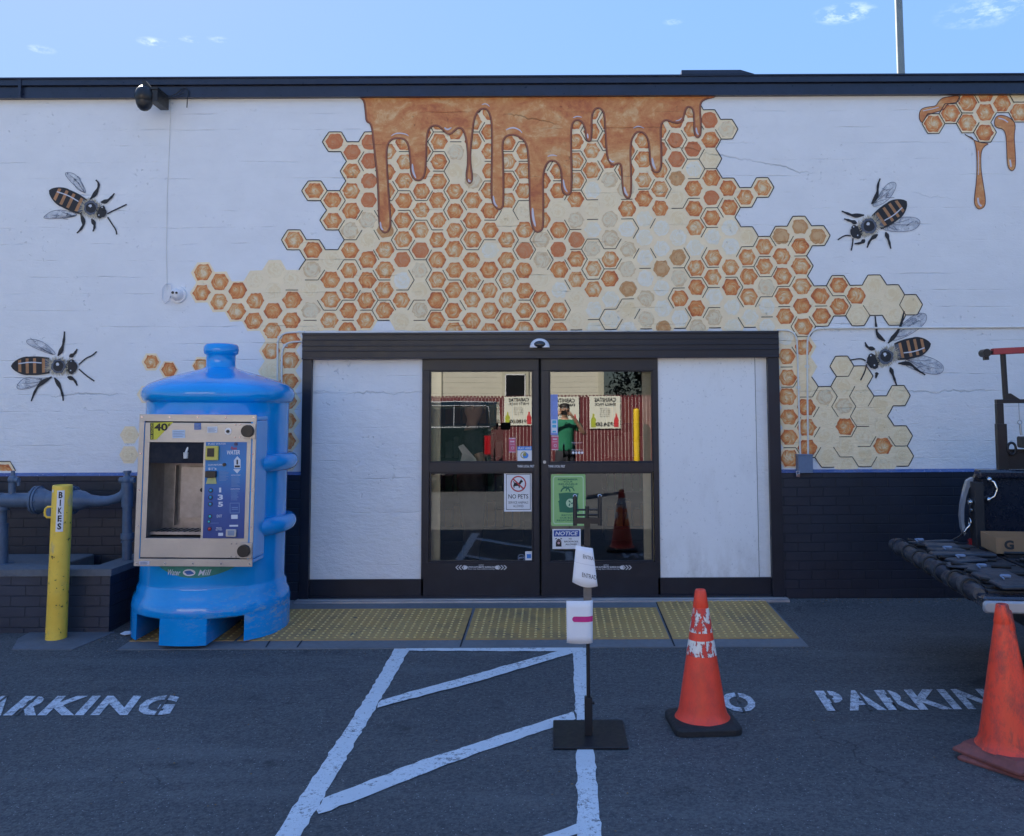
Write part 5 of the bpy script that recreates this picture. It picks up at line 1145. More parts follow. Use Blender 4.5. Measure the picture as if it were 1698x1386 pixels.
mb = MB(); mb.cyl(L(wp(2, 834)), L(wp(2, 868)), .042, n=16); mb.cyl(L(wp(2, 840)), L(wp(2, 846)), .062, n=20); mb.cyl(L(wp(2, 868)), L(wp(2, 876)), .052, n=20); mb.cyl(L(wp(2, 876)), L(wp(2, 940)), .05, n=20); mb.cyl(L(wp(2, 934)), L(wp(2, 940)), .09, n=20); mb.obj('support_post', m_pipe, PT)
# scrap of white paper
mb = MB(); P = [G(*q) for q in ((199, 1054), (207, 1050), (217, 1049.5), (218, 1054), (206, 1056))]; mb.prism([gp(v.x, v.y, .012) for v in P], (0, 0, .004)); tag(mb.obj('litter', m_paper), 'scrap of white paper on the ground left of the kiosk', 'litter')
# ------------------------------------------------------------------ sign stand with paper notices
p = G(976, 1222); SD = p.y
SS = thing('sign_stand', 'black square-based sign stand with a thin pole and a forked top', 'sign stand', (p.x, p.y, p.z+.002))
def sp(px, py, y=None): v = W(px, py, SD if y is None else y); return Vector((v.x-p.x, v.y-p.y, v.z-p.z-.002))
bl = G(917, 1244); br = G(1043, 1245); bt_ = G(1036, 1197)
mb = MB(); mb.rbox((bl.x-p.x, bl.y-p.y, 0), (br.x-p.x, bt_.y-p.y, .011), .006, axis='z'); mb.obj('base_plate', m_blackm, SS, bevel=.002)
mb = MB(); mb.box((-.02, -.02, .011), (.02, .02, .20)); mb.cyl((.02, 0, .17), (.032, 0, .17), .008, n=10); mb.obj('socket', m_blackm, SS, bevel=.002)
mb = MB(); mb.cyl((0, 0, .2), (-.0, 0, .62), .0095, n=14); mb.box((-.016, -.006, .62), (.016, .006, 1.10)); mb.obj('pole', m_blackm, SS)
ztop = sp(976, 868).z
mb = MB(); z0 = ztop; xl, xr = sp(956, 850).x, sp(992, 850).x
mb.box((xl-.01, -.012, z0), (xr+.01, .012, z0+.03))
for k in (.045, .072): mb.cyl((xl, 0, z0+k), (xr, 0, z0+k), .005, n=8)
mb.cyl((0, 0, z0), (0, 0, z0+.09), .01, n=12); mb.obj('crossbar', m_blackm, SS)
for x in (xl-.008, xr+.008):
    mb = MB(); mb.cyl((x, 0, z0-.01), (x, 0, z0+.14), .011, n=14); mb.sphere((x, 0, z0+.142), .012, 12, 8, 1); mb.box((x-.006, -.012, z0+.1), (x+.006, .006, z0+.15), 0); mb.obj('prong', [m_blackm, m_chrome], SS)
def curved_paper(name, label, TL, TR, BR, BL, bend, off=-.022, n=10, m=6, wrap=0.0):
    mb = MB(); rows = []
    tl, tr, br_, bl_ = [W(*q, SD+off) for q in (TL, TR, BR, BL)]
    for j in range(m+1):
        v = j/m; a = tl.lerp(bl_, v); b = tr.lerp(br_, v)
        for i in range(n+1):
            u = i/n; q = a.lerp(b, u); q.y += -bend*math.sin(math.pi*u)*(.4+.6*v)+wrap*max(0, u-.72)**2*9
            if j == m: q.z -= .6*bend*math.sin(math.pi*u)
            rows.append(q)
    mb.add(rows, [(j*(n+1)+i, (j+1)*(n+1)+i, (j+1)*(n+1)+i+1, j*(n+1)+i+1) for j in range(m) for i in range(n)], 0, True)
    o = mb.obj(name, m_paper2); so_ = o.modifiers.new('thickness', 'SOLIDIFY'); so_.thickness = .0006; so_.offset = 1; tag(o, label, 'paper notice', 'paper notices on the stand')
    def f(u, v, d=.0012):
        a = tl.lerp(bl_, v); b = tr.lerp(br_, v); q = a.lerp(b, u); q.y += -bend*math.sin(math.pi*u)*(.4+.6*v)+wrap*max(0, u-.72)**2*9-d; return q
    return o, f
def paper2():
    t = NT('crumpled_paper'); n = t.noise(t.pos, 14, 4, .6); return t.set((.80, .80, .84), .65, 0, t.bump(n, .006, .6))
m_paper2 = paper2()
o, f = curved_paper('paper_notice', 'curled white paper reading ENTRA on the upper part of the stand', (955, 904), (983, 909), (991, 972), (949, 965), .02)
mb = MB()
for s, v0, v1, u0, u1 in (('ENTRA', .30, .20, .42, .97), ('ENTRAD', .80, .685, .38, 1.0)): text_fit(mb, s, u0, u1, v0, v1, lambda u, v: f(u, v+.045*(u-.4), .002), bold=.0)
mb.obj('lettering', m_ink, o)
mb = MB(); q = [f(i/10, .44+.02*(i/10), .0016) for i in range(11)]; q2 = [f(i/10, .447+.02*(i/10), .0016) for i in range(11)]
for i in range(10): mb.poly([q2[i], q2[i+1], q[i+1], q[i]])
mb.obj('fold_line', M('fold_grey', (.5, .5, .55), .7), o)
o, f = curved_paper('paper_notice', 'flat white paper with a pink arrow bar on the lower part of the stand', (939, 996), (983, 996), (983, 1067), (940, 1066), .004, wrap=.02)
mb = MB(); U = [(.28, .37), (.24, .40), (.24, .46), (.28, .50), (.9, .49), (1.0, .45), (1.0, .36), (.9, .365)]
N = 14
for i in range(N):
    a, b = .22+.78*i/N, .22+.78*(i+1)/N; e = lambda u: .065 if u > .3 else .065*math.sqrt(max(0.02, 1-((.3-u)/.085)**2)); k = lambda u: .435-.02*max(0, u-.8)
    mb.poly([f(a, k(a)+e(a), .002), f(b, k(b)+e(b), .002), f(b, k(b)-e(b), .002), f(a, k(a)-e(a), .002)])
mb.obj('pink_bar', M('pink_ink', (.55, .02, .20), .6), o)
mb = MB(); mb.box((p.x-.022, SD-.012, sp(976, 1000).z+p.z), (p.x+.02, SD-.0065, sp(976, 960).z+p.z)); tag(mb.obj('cardboard_backing', M('worn_grey_board', (.16, .14, .13), .7, var=.35, dirt=.4)), 'worn grey brown board strip taped to the stand between the papers', 'board')

# ------------------------------------------------------------------ traffic cones
def cone_mat(name, col, dirt, streak=0):
    t = NT(name); src = t.g.outputs['Object']; n = t.noise(src, 6, 5, .6); d = t.noise(t.map(src, (1, 1, .5)), 13, 8, .78); sep = t.n('ShaderNodeSeparateXYZ'); t.l(src, sep.inputs[0])
    c = t.mix(t.rng(n, .3, .7), tuple(x*.85 for x in col), tuple(min(1, x*1.12) for x in col)); c = t.mix(t.rng(d, .46, .66, 0, dirt), c, (.22, .05, .045))
    if streak:
        th = t.math('SUBTRACT', sep.outputs[0], t.math('MULTIPLY', t.math('SUBTRACT', .72, sep.outputs[2]), .17)); w = t.rng(t.math('ABSOLUTE', t.math('ADD', th, t.math('MULTIPLY', t.math('SUBTRACT', d, .5), .14))), .03, .004, 0, 1)
        w = t.math('MULTIPLY', w, t.rng(sep.outputs[2], .25, .4, 0, 1)); c = t.mix(t.math('MULTIPLY', w, .8), c, (.05, .03, .035))
    t.set(c, .45, 0, t.bump(d, .002), Subsurface_Weight=0.0); return t.mat
m_cone = cone_mat('red_orange_cone_plastic', (1.0, .07, .03), .3)
m_cone2 = cone_mat('dirty_orange_cone_plastic', (1.0, .075, .03), .75, 1)
def stripe_mat():
    t = NT('peeling_white_band'); src = t.g.outputs['Object']; n = t.noise(t.map(src, (1, 1, .45)), 24, 6, .72); sep = t.n('ShaderNodeSeparateXYZ'); t.l(src, sep.inputs[0])
    b = t.noise(src, 9, 3, .6); k = t.math('ADD', t.math('MULTIPLY', n, .65), t.math('MULTIPLY', b, .35)); k = t.math('ADD', k, t.rng(sep.outputs[2], .42, .33, 0, .035))
    c = t.mix(t.rng(n, .3, .6), (.90, .84, .76), (.72, .67, .62)); c = t.mix(t.rng(k, .508, .518, 0, 1), c, (.25, .04, .035)); c = t.mix(t.rng(k, .523, .533, 0, 1), c, (.72, .05, .035)); return t.set(c, .5)
m_stripe = stripe_mat()
def cone(name, label, loc, rz, mats, black_base=True, stripes=True, H=.712, tilt=(0, 0)):
    o = thing('traffic_cone', label, 'traffic cone', loc, 'traffic cones on the asphalt', (tilt[0], tilt[1], rz))
    R0, R1 = .132, .026; zb_ = .045
    rad_at = lambda z: R0+(R1-R0)*(z-zb_)/(H-zb_)
    mb = MB(); prof = [(R0+.018, zb_-.004), (R0+.012, zb_+.004), (R0+.002, zb_+.018)]
    zs = [zb_+.05, .3, .42, .53, .62, H-.05, H-.045, H-.01]; prof += [(rad_at(z), z) for z in zs[:5]]+[(rad_at(H-.09), H-.09), (rad_at(H-.088)+.0025, H-.086), (rad_at(H)+.003, H-.006), (R1, H), (R1-.006, H), (R1-.008, H-.05)]
    mb.lathe(prof, n=48); body = mb.obj('cone_body', mats[0], o)
    if stripes:
        for a, b in ((.492, .618), (.372, .452)):
            mb = MB(); mb.lathe([(rad_at(a)+.0015, a), (rad_at(b)+.0015, b)], n=48); mb.obj('reflective_band', m_stripe, o)
    mb = MB(); h = .178; P = [( .75, 1), (1, .75), (1, -.75), (.75, -1), (-.75, -1), (-1, -.75), (-1, .75), (-.75, 1)]
    if black_base: rings = [(1, .0), (1.0, .028), (.96, .036), (.86, .042), (.8, .045)]
    else: rings = [(1, .0), (1.0, .012), (.97, .016), (.86, .03), (.8, .045)]
    P = rrect(-1, 1, -1, 1, .28 if black_base else .08, 4); n = len(P)
    vs = [Vector((x*s*h, y*s*h, z)) for s, z in rings for x, y in P]; fs = [tuple(range(n))[::-1], tuple(range((len(rings)-1)*n, len(rings)*n))]
    for j in range(len(rings)-1):
        for i in range(n): fs.append((j*n+i, j*n+(i+1) % n, (j+1)*n+(i+1) % n, (j+1)*n+i))
    mb.add(vs, fs); mb.obj('cone_base', mats[1], o, bevel=.002)
    return o
c1 = G(1165, 1202); cone('c', 'red-orange cone with peeling white bands and a black base', (c1.x, c1.y, c1.z+.001), rad(4), (m_cone, m_rubber))
c2 = G(1672, 1262)
m_cb = M('grimy_orange_base', (.22, .07, .06), .7, var=.3, dirt=.6)
cone('c', 'lower of the two nested cones, only its flat dirty base showing', (c2.x+.01, c2.y-.01, c2.z+.001), rad(38), (m_cone2, m_cb), False, False)
cone('c', 'dirty plain orange cone nested on another, nearest the truck', (c2.x, c2.y, c2.z+.030), rad(30), (m_cone2, m_cb), False, False, tilt=(rad(.6), rad(-.8)))

# ------------------------------------------------------------------ pickup truck at the right, tailgate down
TX = 2.87; TF, TN = -1.32, -3.22             # hinge line x; far and near sides (y)
TG = 'dark navy pickup truck parked by the wall with its tailgate down'
T = thing('pickup_truck', TG, 'pickup truck', (TX, (TF+TN)/2, -.05), rot=(0, 0, rad(-6.5)))
hw = (TF-TN)/2
def carpaint(name, col):
    return M(name, col, .28, .2, var=.08, coat=.6, bump=.0005)
m_tr = carpaint('dark_navy_car_paint', (.014, .020, .038)); m_bed = M('scuffed_bed_liner', (.014, .016, .022), .6, var=.3, bump=.003, dirt=.2)
m_tyre = M('tyre_rubber', (.015, .015, .016), .85, bump=.003); m_rim = M('alloy_rim', (.35, .36, .38), .35, .9)
FLR, RAIL = .70, 1.215
def side(s):
    y = s*hw; mb = MB(); sgn = s
    # outer skin with wheel arch
    pts = [(0, .50), (0, .62), (-.015, .9), (-.005, 1.12), (.03, RAIL-.02), (.07, RAIL), (1.95, RAIL), (1.95, .45), (1.48, .45)]
    pts += [(1.02+.44*math.cos(a), .40+.44*math.sin(a)) for a in [math.pi*i/12 for i in range(1, 12)]]+[(.56, .45), (.2, .45)]
    mb.prism([(x, y, z) for x, z in pts], (0, -sgn*.045, 0)); 
    mb.box((.05, y-sgn*.05, FLR), (1.95, y-sgn*.10, RAIL-.05)); mb.rbox((.03, y+sgn*.004, RAIL-.05), (1.95, y-sgn*.12, RAIL+.018), .02, axis='x')
    return mb.obj('bed_side', m_tr, T, bevel=.006)
side(1); side(-1)
mb = MB(); mb.box((0, -hw+.1, FLR-.06), (1.95, hw-.1, FLR)); mb.box((1.9, -hw+.1, FLR), (1.95, hw-.1, RAIL+.01))
for k in range(9): y = -hw+.2+k*(2*hw-.4)/8; mb.box((.02, y-.04, FLR), (1.9, y+.04, FLR+.012))
for s in (1, -1): mb.rbox((.62, s*(hw-.10), FLR), (1.42, s*(hw-.3), FLR+.22), .08, axis='y')
mb.obj('bed', m_bed, T, bevel=.004)
# far corner pillar face
for s in (1,-1):
    mb = MB(); y0 = s*(hw-.005); mb.box((-.012, y0, .56), (.05, y0-s*.13, RAIL-.07)); mb.obj('corner_post', m_bed, T, bevel=.004)
    mb = MB(); P = [(.012, 1.175), (-.03, 1.15), (-.052, 1.08), (-.075, .99), (-.085, .90), (-.08, .82), (-.062, .76), (-.052, .78), (-.062, .86), (-.058, .95), (-.04, 1.04), (-.018, 1.10), (.01, 1.12)]
    mb.prism([(x, y0+s*.012, z) for x, z in P], (0, -s*.05, 0)); 
    tl = mb.obj('tail_light', M('clear_tail_lens', (.34, .38, .45), .15, .3, coat=.7), T, bevel=.006)
    mb = MB(); mb.box((-.03, y0+s*.0, .68), (-.012, y0-s*.03, .74)); mb.obj('lens_end', M('dull_red_lens', (.3, .02, .03), .2, coat=.5), tl)
    mb = MB(); mb.cyl((-.016, y0-s*.065, 1.0), (-.03, y0-s*.065, 1.0), .032, n=16); mb.cyl((-.03, y0-s*.065, 1.0), (-.04, y0-s*.065, 1.0), .017, n=12); mb.obj('striker', m_chrome, T)
    mb = MB(); mb.cyl((-.016, y0-s*.065, .945), (-.03, y0-s*.065, .945), .022, n=14); mb.obj('bolt', m_chrome, T); mb = MB()
    mb.tube([(-.02, y0-s*.06, .86), (-.03, y0-s*.06, .84), (-.05, y0-s*.06, .82), (-.06, y0-s*.055, .80), (-.09, y0-s*.045, .765)], .007, 8)
    mb.tube([(-.03, y0-s*.06+.022*math.cos(a), .86+.026*math.sin(a)) for a in [2*math.pi*i/14 for i in range(14)]], .006, 6, closed=True); mb.obj('cable_hook', m_chrome, T)
    mb = MB(); mb.tube([(-.02, y0-s*.055, .85), (-.10, y0-s*.05, .76), (-.2, y0-s*.05, .70), (-.30, y0-s*.05, .645)], .006, 6); mb.obj('tailgate_cable', m_blackm, T)
    mb = MB(); mb.tube([(.1, y0-s*.112, 1.16), (.12, y0-s*.125, 1.15), (.14, y0-s*.13, 1.10), (.12, y0-s*.13, 1.05), (.09, y0-s*.12, 1.03)], [.008, .009, .007, .009, .008], 8); mb.sphere((.095, y0-s*.112, 1.165), .02, 12, 8); mb.sphere((.085, y0-s*.112, 1.025), .02, 12, 8); mb.obj('tie_down_loop', m_chrome, T)
# tailgate lying open
tgz = .635
mb = MB(); mb.rbox((-.56, -hw+.06, tgz), (-.01, hw-.06, tgz+.065), .025, axis='z'); mb.box((-.5, -hw+.16, tgz+.064), (-.06, hw-.16, tgz+.078), 1)
for k in range(7): y = -hw+.22+k*(2*hw-.5)/6; mb.box((-.49, y, tgz+.078), (-.07, y+.09, tgz+.086), 1)
mb.rbox((-.57, -hw+.025, tgz-.012), (-.05, -hw+.058, tgz+.05), .02, 2, axis='y')
tg = mb.obj('tailgate', [m_tr, m_bed, M('pale_bumper_trim', (.36, .37, .40), .35, .3)], T, bevel=.006)
mb = MB(); mb.rbox((-.06, -hw+.05, .36), (.12, hw-.05, .52), .03, axis='x'); mb.box((-.03, -.2, .36), (.1, .2, .56)); mb.obj('rear_bumper', m_bed, T, bevel=.006)
mb = MB(); mb.box((-.04, -hw+.02, .52), (.02, -hw+.16, .58)); mb.obj('corner_reflector', M('red_reflector', (.4, .05, .05), .3), T)
# rolled tonneau with straps over the tailgate edge
m_ton = M('creased_black_vinyl', (.022, .028, .042), .42, var=.35, scale=10, bump=.008, bscale=16)
random.seed(9)
TN_ = thing('rolled_cargo_cover', 'black vinyl cargo cover rolled along the lowered tailgate with straps', 'cargo cover', (TX, (TF+TN)/2, -.05), rot=(0, 0, rad(-6.5)))
mb = MB(); path = []; rs = []
N = 44
for i in range(N+1):
    y = -hw+.16+(2*hw-.18)*i/N; k = (i % 7); pinch = .72 if k == 0 else (.9 if k in (1, 6) else 1.0)
    path.append((-.545+random.uniform(-.012, .012), y, tgz+.062+random.uniform(-.012, .012))); rs.append(.047*pinch*random.uniform(.92, 1.1))
mb.tube(path, rs, 14); mb.obj('roll', m_ton, TN_)
for i in range(3, N+1, 6):
    y = path[i][1]; mb = MB(); mb.tube([(-.545+.055*math.cos(a), y+.02*math.sin(a), tgz+.062+.052*math.sin(a)) for a in [2*math.pi*j/16 for j in range(16)]], .007, 6, closed=True)
    mb.tube([(-.5, y, tgz+.12), (-.4, y+.03, tgz+.1), (-.28, y+.06, tgz+.095), (-.15, y+.04, tgz+.095)], .011, 6); mb.obj('strap', m_rubber, TN_)
for i in range(9):
    y = -hw+.2+i*.185; x = -.36+random.uniform(-.05, .05); w = random.uniform(.05, .085); h_ = random.uniform(.1, .2); hz_ = random.uniform(.014, .03)
    mb = MB(); Mx = Matrix.Translation((x, y, tgz+.095)) @ Matrix.Rotation(random.uniform(-.5, .5), 4, 'Z') @ Matrix.Rotation(random.uniform(-.16, .16), 4, 'X'); mb.rbox((-h_, -w, 0), (h_, w, hz_), .02, M=Mx, axis='z'); mb.obj('folded_flap', m_ton, TN_, bevel=.004)
for i in range(5):
    y = -hw+.3+i*.33; x = -.42+random.uniform(-.04, .06); mb = MB(); mb.rbox((x, y, tgz+.12), (x+.05, y+.035, tgz+.135), .008, axis='z'); mb.tube([(x+.01, y, tgz+.13), (x-.02, y-.03, tgz+.138), (x-.01, y-.06, tgz+.125)], .004, 6); mb.obj('buckle', m_dsk, TN_)
mb = MB()
for k in range(3): mb.tube([(.0+.3*j, hw-.35-.25*k-.05*j+.02*math.sin(j*2), FLR+.03+.01*math.sin(j*3)) for j in range(7)], .012, 8)
mb.obj('pole', m_blackm, TN_)
# box with a letter
bq = W(1664, 905, -2.25); bxz = FLR-.05+.012
CB = thing('cardboard_box', 'open low cardboard tray marked G in the truck bed', 'box', (W(1652, 912, -1.85).x, -1.85, FLR-.05+.014), rot=(0, 0, rad(-9)))
m_card = M('brown_cardboard', (.34, .21, .115), .75, var=.1)
mb = MB(); w, d, h = .46, .32, .105; th = .004
mb.box((0, 0, 0), (w, d, th)); mb.box((0, 0, 0), (w, th, h)); mb.box((0, d-th, 0), (w, d, h)); mb.box((0, th, 0), (th, d-th, h)); mb.box((w-th, th, 0), (w, d-th, h)); mb.obj('tray', m_card, CB)
mb = MB(); text_fit(mb, 'G', .05, .11, .03, .09, lambda x, z: Vector((x, -.0015, z)), bold=.07); mb.obj('lettering', M('box_print', (.03, .035, .04), .6), CB)
# rack over the far bed rail
mb = MB(); y = hw-.06; rz = 1.80; x0 = .335
zr = 1.665+.05
RK_ = thing('cargo_rack', 'black steel cargo rack standing over the truck bed', 'rack', (TX, (TF+TN)/2, -.05), rot=(0, 0, rad(-6.5)))
yb2 = TF-.06
qa = W(1648, 664, yb2); qb = W(1658, 790, yb2); X_ = qa.x-TX-.10
zt_ = qa.z+.05
mb = MB(); mb.box((X_, y-.025, RAIL), (X_+.045, y+.025, zt_-.02)); mb.box((X_-.004, y-.03, RAIL), (X_+.06, y+.03, RAIL+.34)); mb.obj('post', m_blackm, RK_, bevel=.003)
mb = MB(); mb.box((X_, y-.025, zt_-.02), (X_+2.6, y+.025, zt_+.008)); mb.obj('rail', m_blackm, RK_, bevel=.003)
mb = MB(); mb.box((X_, -y-.025, RAIL), (X_+.045, -y+.025, zt_-.02)); mb.box((X_, -y-.025, zt_-.02), (X_+2.6, -y+.025, zt_+.008)); mb.obj('rail', m_blackm, RK_, bevel=.003) if False else None
mb = MB(); mb.box((X_+.05, y-.02, RAIL+.02), (X_+1.5, y+.0, RAIL+.14)); mb.box((X_+.05, y-.005, RAIL+.02), (X_+.3, y+.01, RAIL+.16)); mb.obj('side_plate', m_blackm, RK_, bevel=.003)
mb = MB(); mb.tube([(X_+.085, y-.03, RAIL+.16+.04*math.sin(a)) if False else (X_+.085+.028*math.cos(a), y-.03, RAIL+.165+.042*math.sin(a)) for a in [2*math.pi*i/18 for i in range(18)]], .009, 8, closed=True); mb.obj('lifting_ring', m_blackm, RK_)
mb = MB(); mb.rbox((X_+.15, y-.12, RAIL+.17), (X_+.62, y+.05, RAIL+.25), .012, axis='x'); mb.cyl((X_+.21, y-.03, RAIL+.13), (X_+.21, y-.03, RAIL+.18), .02); mb.obj('clamp_box', m_blackm, RK_, bevel=.004)
u1 = W(1655, 580, yb2); 
mb = MB(); xx = W(1662, 620, yb2).x-TX-.10; mb.tube([(xx-.006, y, u1.z+.03), (xx, y, zt_+.04), (xx+.004, y, zt_+.005)], [.022, .022, .024], 4); mb.prism([(xx-.01, y-.02, zt_+.008), (xx+.09, y-.02, zt_+.008), (xx+.03, y-.02, zt_+.05), (xx-.01, y-.02, zt_+.05)], (0, .04, 0)); mb.obj('upright', m_blackm, RK_, bevel=.002)
mb = MB(); mb.tube([(xx+.08, y-.02, zt_-.02), (xx+.082, y-.02, zt_-.14)], .003, 6); mb.tube([(xx+.082+.014*math.cos(a), y-.02, zt_-.155+.014*math.sin(a)) for a in [2*math.pi*i/12 for i in range(12)]], .004, 6, closed=True); mb.cyl((xx+.084, y-.02, zt_-.17), (xx+.088, y-.02, zt_-.245), .008); mb.obj('hanging_key', m_galv, RK_)
LB = u1.z+.05
mb = MB(); mb.box((xx+.0, y-.03, LB-.045), (xx+2.8, y+.03, LB)); 
o = mb.obj('red_bar', M('faded_red_paint', (.38, .045, .05), .5, dirt=.3), None, bevel=.004); o.location = RK_.location; o.rotation_euler = (0, rad(-2.2), rad(-6.5)); tag(o, 'long red steel bar laid across the top of the rack', 'bar')
bpy.context.view_layer.update()
mb = MB(); mb.cyl((xx-.05, y-.05, LB-.03), (xx-.05, y+.05, LB-.03), .028, n=16); mb.box((xx-.06, y-.02, LB-.08), (xx-.03, y+.02, LB-.03)); mb.cyl((xx-.05, y, LB-.03), (xx+.02, y, LB-.025), .012, n=8); e = mb.obj('end_pulley', m_black, o)
# small label on rack
q = W(1690, 780, yb2-.06)
mb = MB(); mb.box((q.x-TX-.07, y-.075, q.z+.05-.012), (q.x-TX+.01, y-.072, q.z+.05+.012)); mb.box((q.x-TX+.012, y-.075, q.z+.05-.012), (q.x-TX+.1, y-.072, q.z+.05+.012), 1); mb.obj('label', [m_white, m_yel], RK_)
# rest of the truck, out of frame
def wheel(x, y, par, r=.37, w=.22):
    mb = MB(); Mx = Matrix.Translation((x, y, r+.04)) @ Matrix.Rotation(rad(90), 4, 'X')
    mb.lathe([(r*.62, -w/2), (r*.9, -w/2), (r*.98, -w*.4), (r, -w*.25), (r, w*.25), (r*.98, w*.4), (r*.9, w/2), (r*.62, w/2)], n=36, M=Mx); wh = mb.obj('wheel', m_tyre, par)
    mb = MB(); mb.lathe([(.001, -w*.3), (r*.2, -w*.32), (r*.25, -w*.2), (r*.58, -w*.3), (r*.63, -w*.45), (r*.63, w*.45), (r*.58, w*.3), (r*.25, w*.2), (r*.2, w*.32), (.001, w*.3)], n=36, M=Mx); mb.obj('rim', m_rim, wh)
def cab(par, x0, L_, hwc, m_p, m_g, f=1):
    # extruded cab section along x (f = direction of the bonnet)
    prof = [(0, .45), (0, 1.15), (.12, 1.72), (.30, 1.80), (1.15, 1.80), (1.85, 1.22), (3.0, 1.10), (3.15, .95), (3.18, .5)]
    mb = MB(); P = [(x0+f*x, -hwc, z) for x, z in prof]; mb.prism(P, (0, 2*hwc, 0)); c = mb.obj('cab', m_p, par, bevel=.04)
    for s in (-1, 1):
        mb = MB(); mb.prism([(x0+f*x, s*(hwc+.002), z) for x, z in ((.12, 1.2), (.22, 1.68), (.66, 1.7), (.66, 1.2))], (0, s*.006, 0)); mb.prism([(x0+f*x, s*(hwc+.002), z) for x, z in ((.74, 1.2), (.74, 1.7), (1.12, 1.7), (1.68, 1.2))], (0, s*.006, 0)); mb.obj('side_window', m_g, par)
    mb = MB(); dn = Vector((-f*.004, 0, 0))
    mb.prism([(x0-f*(.001)+f*t, y_, z) for t, y_, z in ((.014, -hwc+.13, 1.22), (.014, hwc-.13, 1.22), (.105, hwc-.2, 1.65), (.105, -hwc+.2, 1.65))], (-f*.008, 0, 0)); mb.obj('rear_window', m_g, par)
    return c
m_cglass = M('dark_car_glass', (.01, .012, .015), .05, var=.02, coat=.5)
cab(T, 1.97, 3, hw-.04, m_tr, m_cglass)
for y in (hw-.14, -hw+.14): wheel(1.02, y, T); wheel(4.35, y, T)

# ------------------------------------------------------------------ across the lot: what the doors reflect
# chain link fence with red slats
FY = -16.5
def slat_mat():
    t = NT('red_fence_slats'); p = t.pos; sep = t.n('ShaderNodeSeparateXYZ'); t.l(p, sep.inputs[0]); fr_ = t.math('FRACT', t.math('DIVIDE', sep.outputs[0], .095))
    k = t.rng(t.math('ABSOLUTE', t.math('SUBTRACT', fr_, .5)), .41, .45, 0, .85); n = t.noise(p, 3, 5, .6)
    c = t.mix(t.rng(n, .3, .7), (.10, .013, .018), (.14, .02, .026)); c = t.mix(k, c, (.55, .45, .42)); return t.set(c, .5)
FN = thing('slatted_fence', 'tall chain-link fence with red slats and a toothed top', 'fence', (0, FY, -.06))
mb = MB(); mb.box((-14, -.02, .03), (9, .02, 1.93))
mb.obj('slats', slat_mat(), FN)
mb = MB()
x = -14.0
while x < 9: mb.box((x, -.018, 1.93), (x+.06, .018, 1.98)); x += .095
mb.obj('slat_tops', M('dark_red_slat', (.12, .02, .025), .6), FN)
for k in range(9): mb = MB(); mb.cyl((-13.5+k*2.7, -.07, 0), (-13.5+k*2.7, -.07, 1.95), .03); mb.obj('post', m_galv, FN)
# posters facing the store
m_post = M('poster_board', (.72, .72, .62), .6, var=.03)
m_bott = [M('lime_bottle_print', (.42, .48, .04), .5), M('red_bottle_print', (.6, .04, .05), .5)]
for (xa, xb, ya, yb3, l2, price, lab) in ((836, 884, 657, 705, 'PARTY PACK', '$180.00', 'CARNITAS party pack poster hung on the red fence'), (911, 960, 658, 712, 'FAMILY PACK', '$60.00', 'CARNITAS family pack poster, middle one on the red fence'), (977, 1029, 657, 711, 'SINGLE PACK', '$24.00', 'CARNITAS single pack poster priced 24 dollars on the red fence')):
    dv = 7.8-FY                               # mirror image distance
    X0_, X1_ = W(xa, 680, -FY-.06).x, W(xb, 680, -FY-.06).x; Z1_ = W(940, ya, -FY-.06).z; Z0_ = W(940, yb3, -FY-.06).z
    yy = FY+.05; mb = MB(); mb.box((X0_, yy, Z0_), (X1_, yy+.01, Z1_)); o = mb.obj('poster', m_post); tag(o, lab, 'poster', 'carnitas posters on the red fence')
    f = lambda u, v: Vector((X1_-u*(X1_-X0_), yy+.013, Z0_+v*(Z1_-Z0_)))      # reads left to right for someone facing it
    mb = MB(); text_fit(mb, 'CARNITAS', .14, .84, .82, .95, f, bold=.05); text_fit(mb, l2, .14, .84, .70, .79, f, bold=.04)
    for i in range(5): text_fit(mb, ('Carnitas', 'Salsa', 'Rice', 'Beans', 'Tortillas')[i], .34, .66, .60-.06*i, .63-.06*i, f)
    text_fit(mb, price, .22, .8, .05, .2, f, bold=.05); mb.obj('lettering', m_ink, o)
    for u, m in ((.06, m_bott[1]), (.80, m_bott[0])):
        mb = MB(); mb.poly([f(u+a*.15, b*.42+.04) for a, b in ((0, 0), (1, 0), (1, .6), (.68, .8), (.66, 1), (.34, 1), (.32, .8), (0, .6))]); mb.obj('bottle_print', m, o)
# yellow bollard across the lot
bX = W(1056, 700, 15.94).x
mb = MB(); mb.lathe([(.08, 0), (.08, 1.55), (.07, 1.6), (.001, 1.62)], (bX, -16.0, -.06), 20); tag(mb.obj('bollard', M('clean_yellow_paint', (.75, .5, .02), .4)), 'tall clean yellow bollard in front of the red fence', 'bollard')
# house with pale siding
def siding():
    t = NT('cream_lap_siding'); p = t.pos; sep = t.n('ShaderNodeSeparateXYZ'); t.l(p, sep.inputs[0]); fr_ = t.math('FRACT', t.math('DIVIDE', sep.outputs[2], .17)); n = t.noise(t.map(p, (.4, 1, 3)), 4, 5, .6)
    c = t.mix(t.rng(n, .3, .7), (.60, .57, .46), (.68, .65, .54)); c = t.mix(t.rng(fr_, .07, .02, 0, .85), c, (.12, .11, .09)); return t.set(c, .6, 0, t.bump(fr_, .02))
H = thing('house', 'two storey house with cream siding and a dark window behind the fence', 'house', (0, -20.5, 0))
dh = 7.8+20.5; hx = lambda px: W(px, 640, 20.44).x; hzz = lambda py: 1.65-(py-672)*dh/1480
mb = MB(); mb.box((-14, -7, 0), (hx(1000), 0, 6.2)); mb.obj('wall', siding(), H)
m_trim = M('olive_cream_trim', (.45, .43, .33), .6, var=.05)
